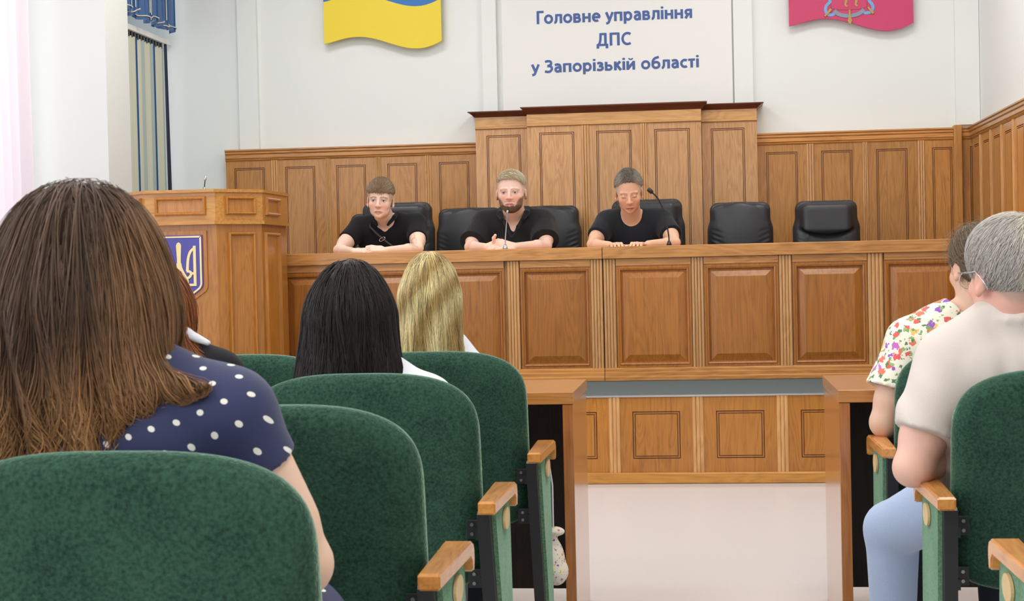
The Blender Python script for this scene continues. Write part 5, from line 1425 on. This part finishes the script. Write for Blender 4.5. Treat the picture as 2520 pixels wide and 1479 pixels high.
def floral_woman():
    h = Head((.800, 4.97, 1.070), yaw=.42, pitch=-.12, size=.98)
    x0 = .770
    J = sitting(x0, 4.97, .850, .17, neck=(x0+.02, 4.98, .950), shL=(.600, 4.96, .842), elL=(.517, 4.93, .610), wrL=(.62, 5.18, .60), elR=(.98, 5.02, .62), wrR=(.86, 5.22, .60), ru=.048, re=.045, w=1.05, rs=.052,
                kneeL=(x0-.10, 5.22, .47), kneeR=(x0+.10, 5.22, .47), ankL=(x0-.10, 5.14, .002), ankR=(x0+.10, 5.14, .002))
    def clothes(o, J, h):
        S = shirt(J, .016, .60, .034, seed=25, fold=.005)
        S.cap(J['neck']+A3(0, 0, .08), J['neck']+A3(0, .01, -.01), .095, .068, k=.01, sub=True)
        bl, bh = bounds(J, .15); part('floral_blouse', nets(S, bl, bh, .0065), 'floral', o, smooth=True)
    def hairs(h, J):
        rng = np.random.default_rng(35); W, r, R = h.W, h.r, h.R
        S = SDF(); S.ell(W(0, -.014, .040), r(.082, .100, .090), R, k=.02); S.ell(W(0, -.045, -.01), r(.060, .062, .072), R, k=.03); S.cap(W(0, -.09, -.04), W(.0, -.075, -.14), .030, .018, k=.02)
        base = SDF(); base.p = list(S.p)
        def mod(P, d):
            q = h.loc(P); zc = np.interp(q[:, 1], [-.1, -.03, .0, .03, .05, .07, .1], [-.5, -.5, -.012, .015, .03, .05, .07]); return np.maximum(d+.0012*np.sin(200*q[:, 0]+50*q[:, 1]), (zc-q[:, 2])*.8)
        S.mod = mod
        V, Fs = nets(S, h.c-.22, h.c+.16, .005); C = np.tile(L3((92, 78, 64)), (len(V), 1))
        bun = W(0, -.10, -.05)
        rts = pick(V, np.ones(len(V), bool), 3000, rng)
        v2, f2, c2 = strands(base, rts, lambda p, t: (bun-p)*6+rng.normal(0, .12, (1, 3))+A3(0, 0, -.2), .12*rng.uniform(.4, 1.1, 3000), 10, rng.uniform(0, .004, 3000), .0010, vary((112, 94, 76), 3000, rng, .3))
        n3 = 260; rts = pick(V, V[:, 2] > h.c[2]-.05, n3, rng); jit = rng.normal(0, 1, (n3, 3))
        v3, f3, c3 = strands(base, rts, lambda p, t: jit+A3(-.2, 0, -.5-1.2*t), .11*rng.uniform(.5, 1.2, n3), 8, rng.uniform(.004, .010, n3), .0006, vary((130, 112, 92), n3, rng, .2), tipfree=rng.uniform(.005, .035, n3))
        v, f = join((V, Fs), (v2, f2), (v3, f3)); return [('hair', v, f, np.concatenate([C, c2, c3]), 'hair')]
    aud_person('woman with tied-back hair in a floral blouse, front row right of the aisle', h, J, (224, 182, 156), clothes, hairs, dict(brow=(110, 90, 74)), armcol=(226, 184, 160))
def grey_man():
    h = Head((.718, 4.00, 1.052), yaw=.45, pitch=-.04, size=1.10, wide=1.04)
    x0 = .735
    J = sitting(x0, 4.00, .880, .20, neck=(x0-.005, 4.00, .975), shL=(.575, 4.00, .850), elL=(.475, 3.93, .602), wrL=(.62, 4.15, .615), shR=(.95, 4.00, .86), elR=(1.02, 4.05, .62), wrR=(.90, 4.28, .60), w=1.3, ru=.052, re=.046, rw=.030, rs=.060, rn=.062,
                belly=((x0, 4.05, .66), (.19, .15, .17)), hip=(x0, 4.10, .52), kneeL=(.478, 4.42, .375), kneeR=(.88, 4.52, .48), ankL=(.480, 4.46, .002), ankR=(.88, 4.50, .002))
    def clothes(o, J, h):
        S = shirt(J, .014, .70, .022, seed=26, fold=.005)
        S.cap(J['neck']+A3(0, 0, -.045), J['neck']+A3(0, 0, -.10), .080, .080, k=.02)
        f0 = S.mod
        def creased(P, d):
            x, y, z = P.T; m = sm(.90, .78, z)*sm(.80, .68, x)
            return f0(P, d)+.0045*m*np.sin(75*(x*1.1+z*.75)+5*np.sin(11*z)+3*np.sin(17*x))
        S.mod = creased
        S.cap(J['neck']+A3(0, .0, .09), J['neck']+A3(0, .0, .036), .085, .066, k=.008, sub=True)
        S.chain([J['neck']+A3(.073*math.cos(a), .072*math.sin(a), -.028) for a in np.linspace(0, 2*PI, 17)], .010, k=.008)
        bl, bh = bounds(J, .15); part('beige_t_shirt', nets(S, bl, bh, .0065), 'beige', o, smooth=True)
        # rimless glasses: temple over the left ear
        W = h.W
        g = part('glasses', MB().tube([W(-.060, .094, .010), W(-.074, .078, .010), W(-.081, .03, .008), W(-.0865, -.004, .010), W(-.089, -.030, -.008), W(-.086, -.046, -.030)], [.0016, .0016, .0016, .0016, .0018, .0022], 8).vf, 'chrome', o, smooth=True, label='wire temple over the left ear')
        part('temple', MB().tube([W(.060, .094, .010), W(.074, .078, .010), W(.081, .03, .008), W(.086, -.02, .0), W(.084, -.046, -.028)], .0016, 8).vf, 'chrome', g, smooth=True)
        part('bridge', MB().tube([W(-.012, .104, .002), W(0, .107, .006), W(.012, .104, .002)], .0014, 8).vf, 'chrome', g, smooth=True)
        for sg in (-1, 1):
            ring = [W(sg*.036+.026*math.cos(a), .100-.006*abs(math.cos(a)), -.006+.019*math.sin(a)) for a in np.linspace(0, 2*PI, 25)]
            part('lens_rim', MB().tube(ring, .0010, 6).vf, 'chrome', g, smooth=True)
    def hairs(h, J):
        zl = ([-.12, -.09, -.06, -.02, .01, .03, .045, .072, .085, .2], [-.080, -.078, -.060, -.026, .008, .008, .005, .05, .06, .06])
        sw = h.W(.01, -.06, .115)
        def dr(p, t):
            d = p-sw; r = d.copy(); r[:, 2] *= .4; r = r/np.maximum(np.linalg.norm(r, axis=1), .01)[:, None]
            return r*.8+np.cross(d, A3(0, 0, 1))*3+A3(0, 0, -.7)
        v, f, c = short_hair(h, (214, 204, 190), .008, zl, 7500, .026, dr, (196, 188, 184), 36, top=.002, rad=.0008, lift=.006)
        return [('hair', v, f, c, 'hairshort')]
    aud_person('grey-haired man with glasses in a beige t-shirt and light jeans, right of the aisle', h, J, (228, 172, 154), clothes, hairs, dict(brow=(150, 130, 110), scalp=(150, 136, 126), scalpk=.6), armcol=(232, 184, 166), trouser='jeans')
polka_woman(); black_haired(); blonde(); redhead(); floral_woman(); grey_man()

# small floral cloth bag behind the side panel of the first seat
t = thing('cloth_bag', 'small white cloth bag with flower print, hanging behind the armrest of the front seat', 'bag', (-.490, 5.03, .12))
bx = -.492
S = SDF(); S.ell((bx, 5.03, .175), (.034, .045, .062), k=.02); S.ell((bx+.008, 5.03, .142), (.038, .048, .035), k=.02); S.cap((bx, 5.03, .22), (bx-.002, 5.03, .255), .014, .010, k=.02); S.ell((bx+.006, 5.03, .270), (.030, .030, .012), k=.008)
S.mod = lambda P, d: d+.003*np.sin(60*P[:, 0]+20*P[:, 2])*np.sin(45*P[:, 1]+15*P[:, 2])
part('bag_body', nets(S, (-.58, 4.94, .07), (-.42, 5.12, .35), .004), 'floralbag', t, smooth=True)
part('strap', MB().tube([(bx, 5.03, .265), (bx+.004, 4.99, .42), (-.496, 4.966, .50), (-.496, 4.960, .520)], .003, 6).vf, 'whitecloth', t)
t.scale = (.93,)*3; t.location = (-.456, 4.678, .189)  # bag scaled about the camera together with the seats and people
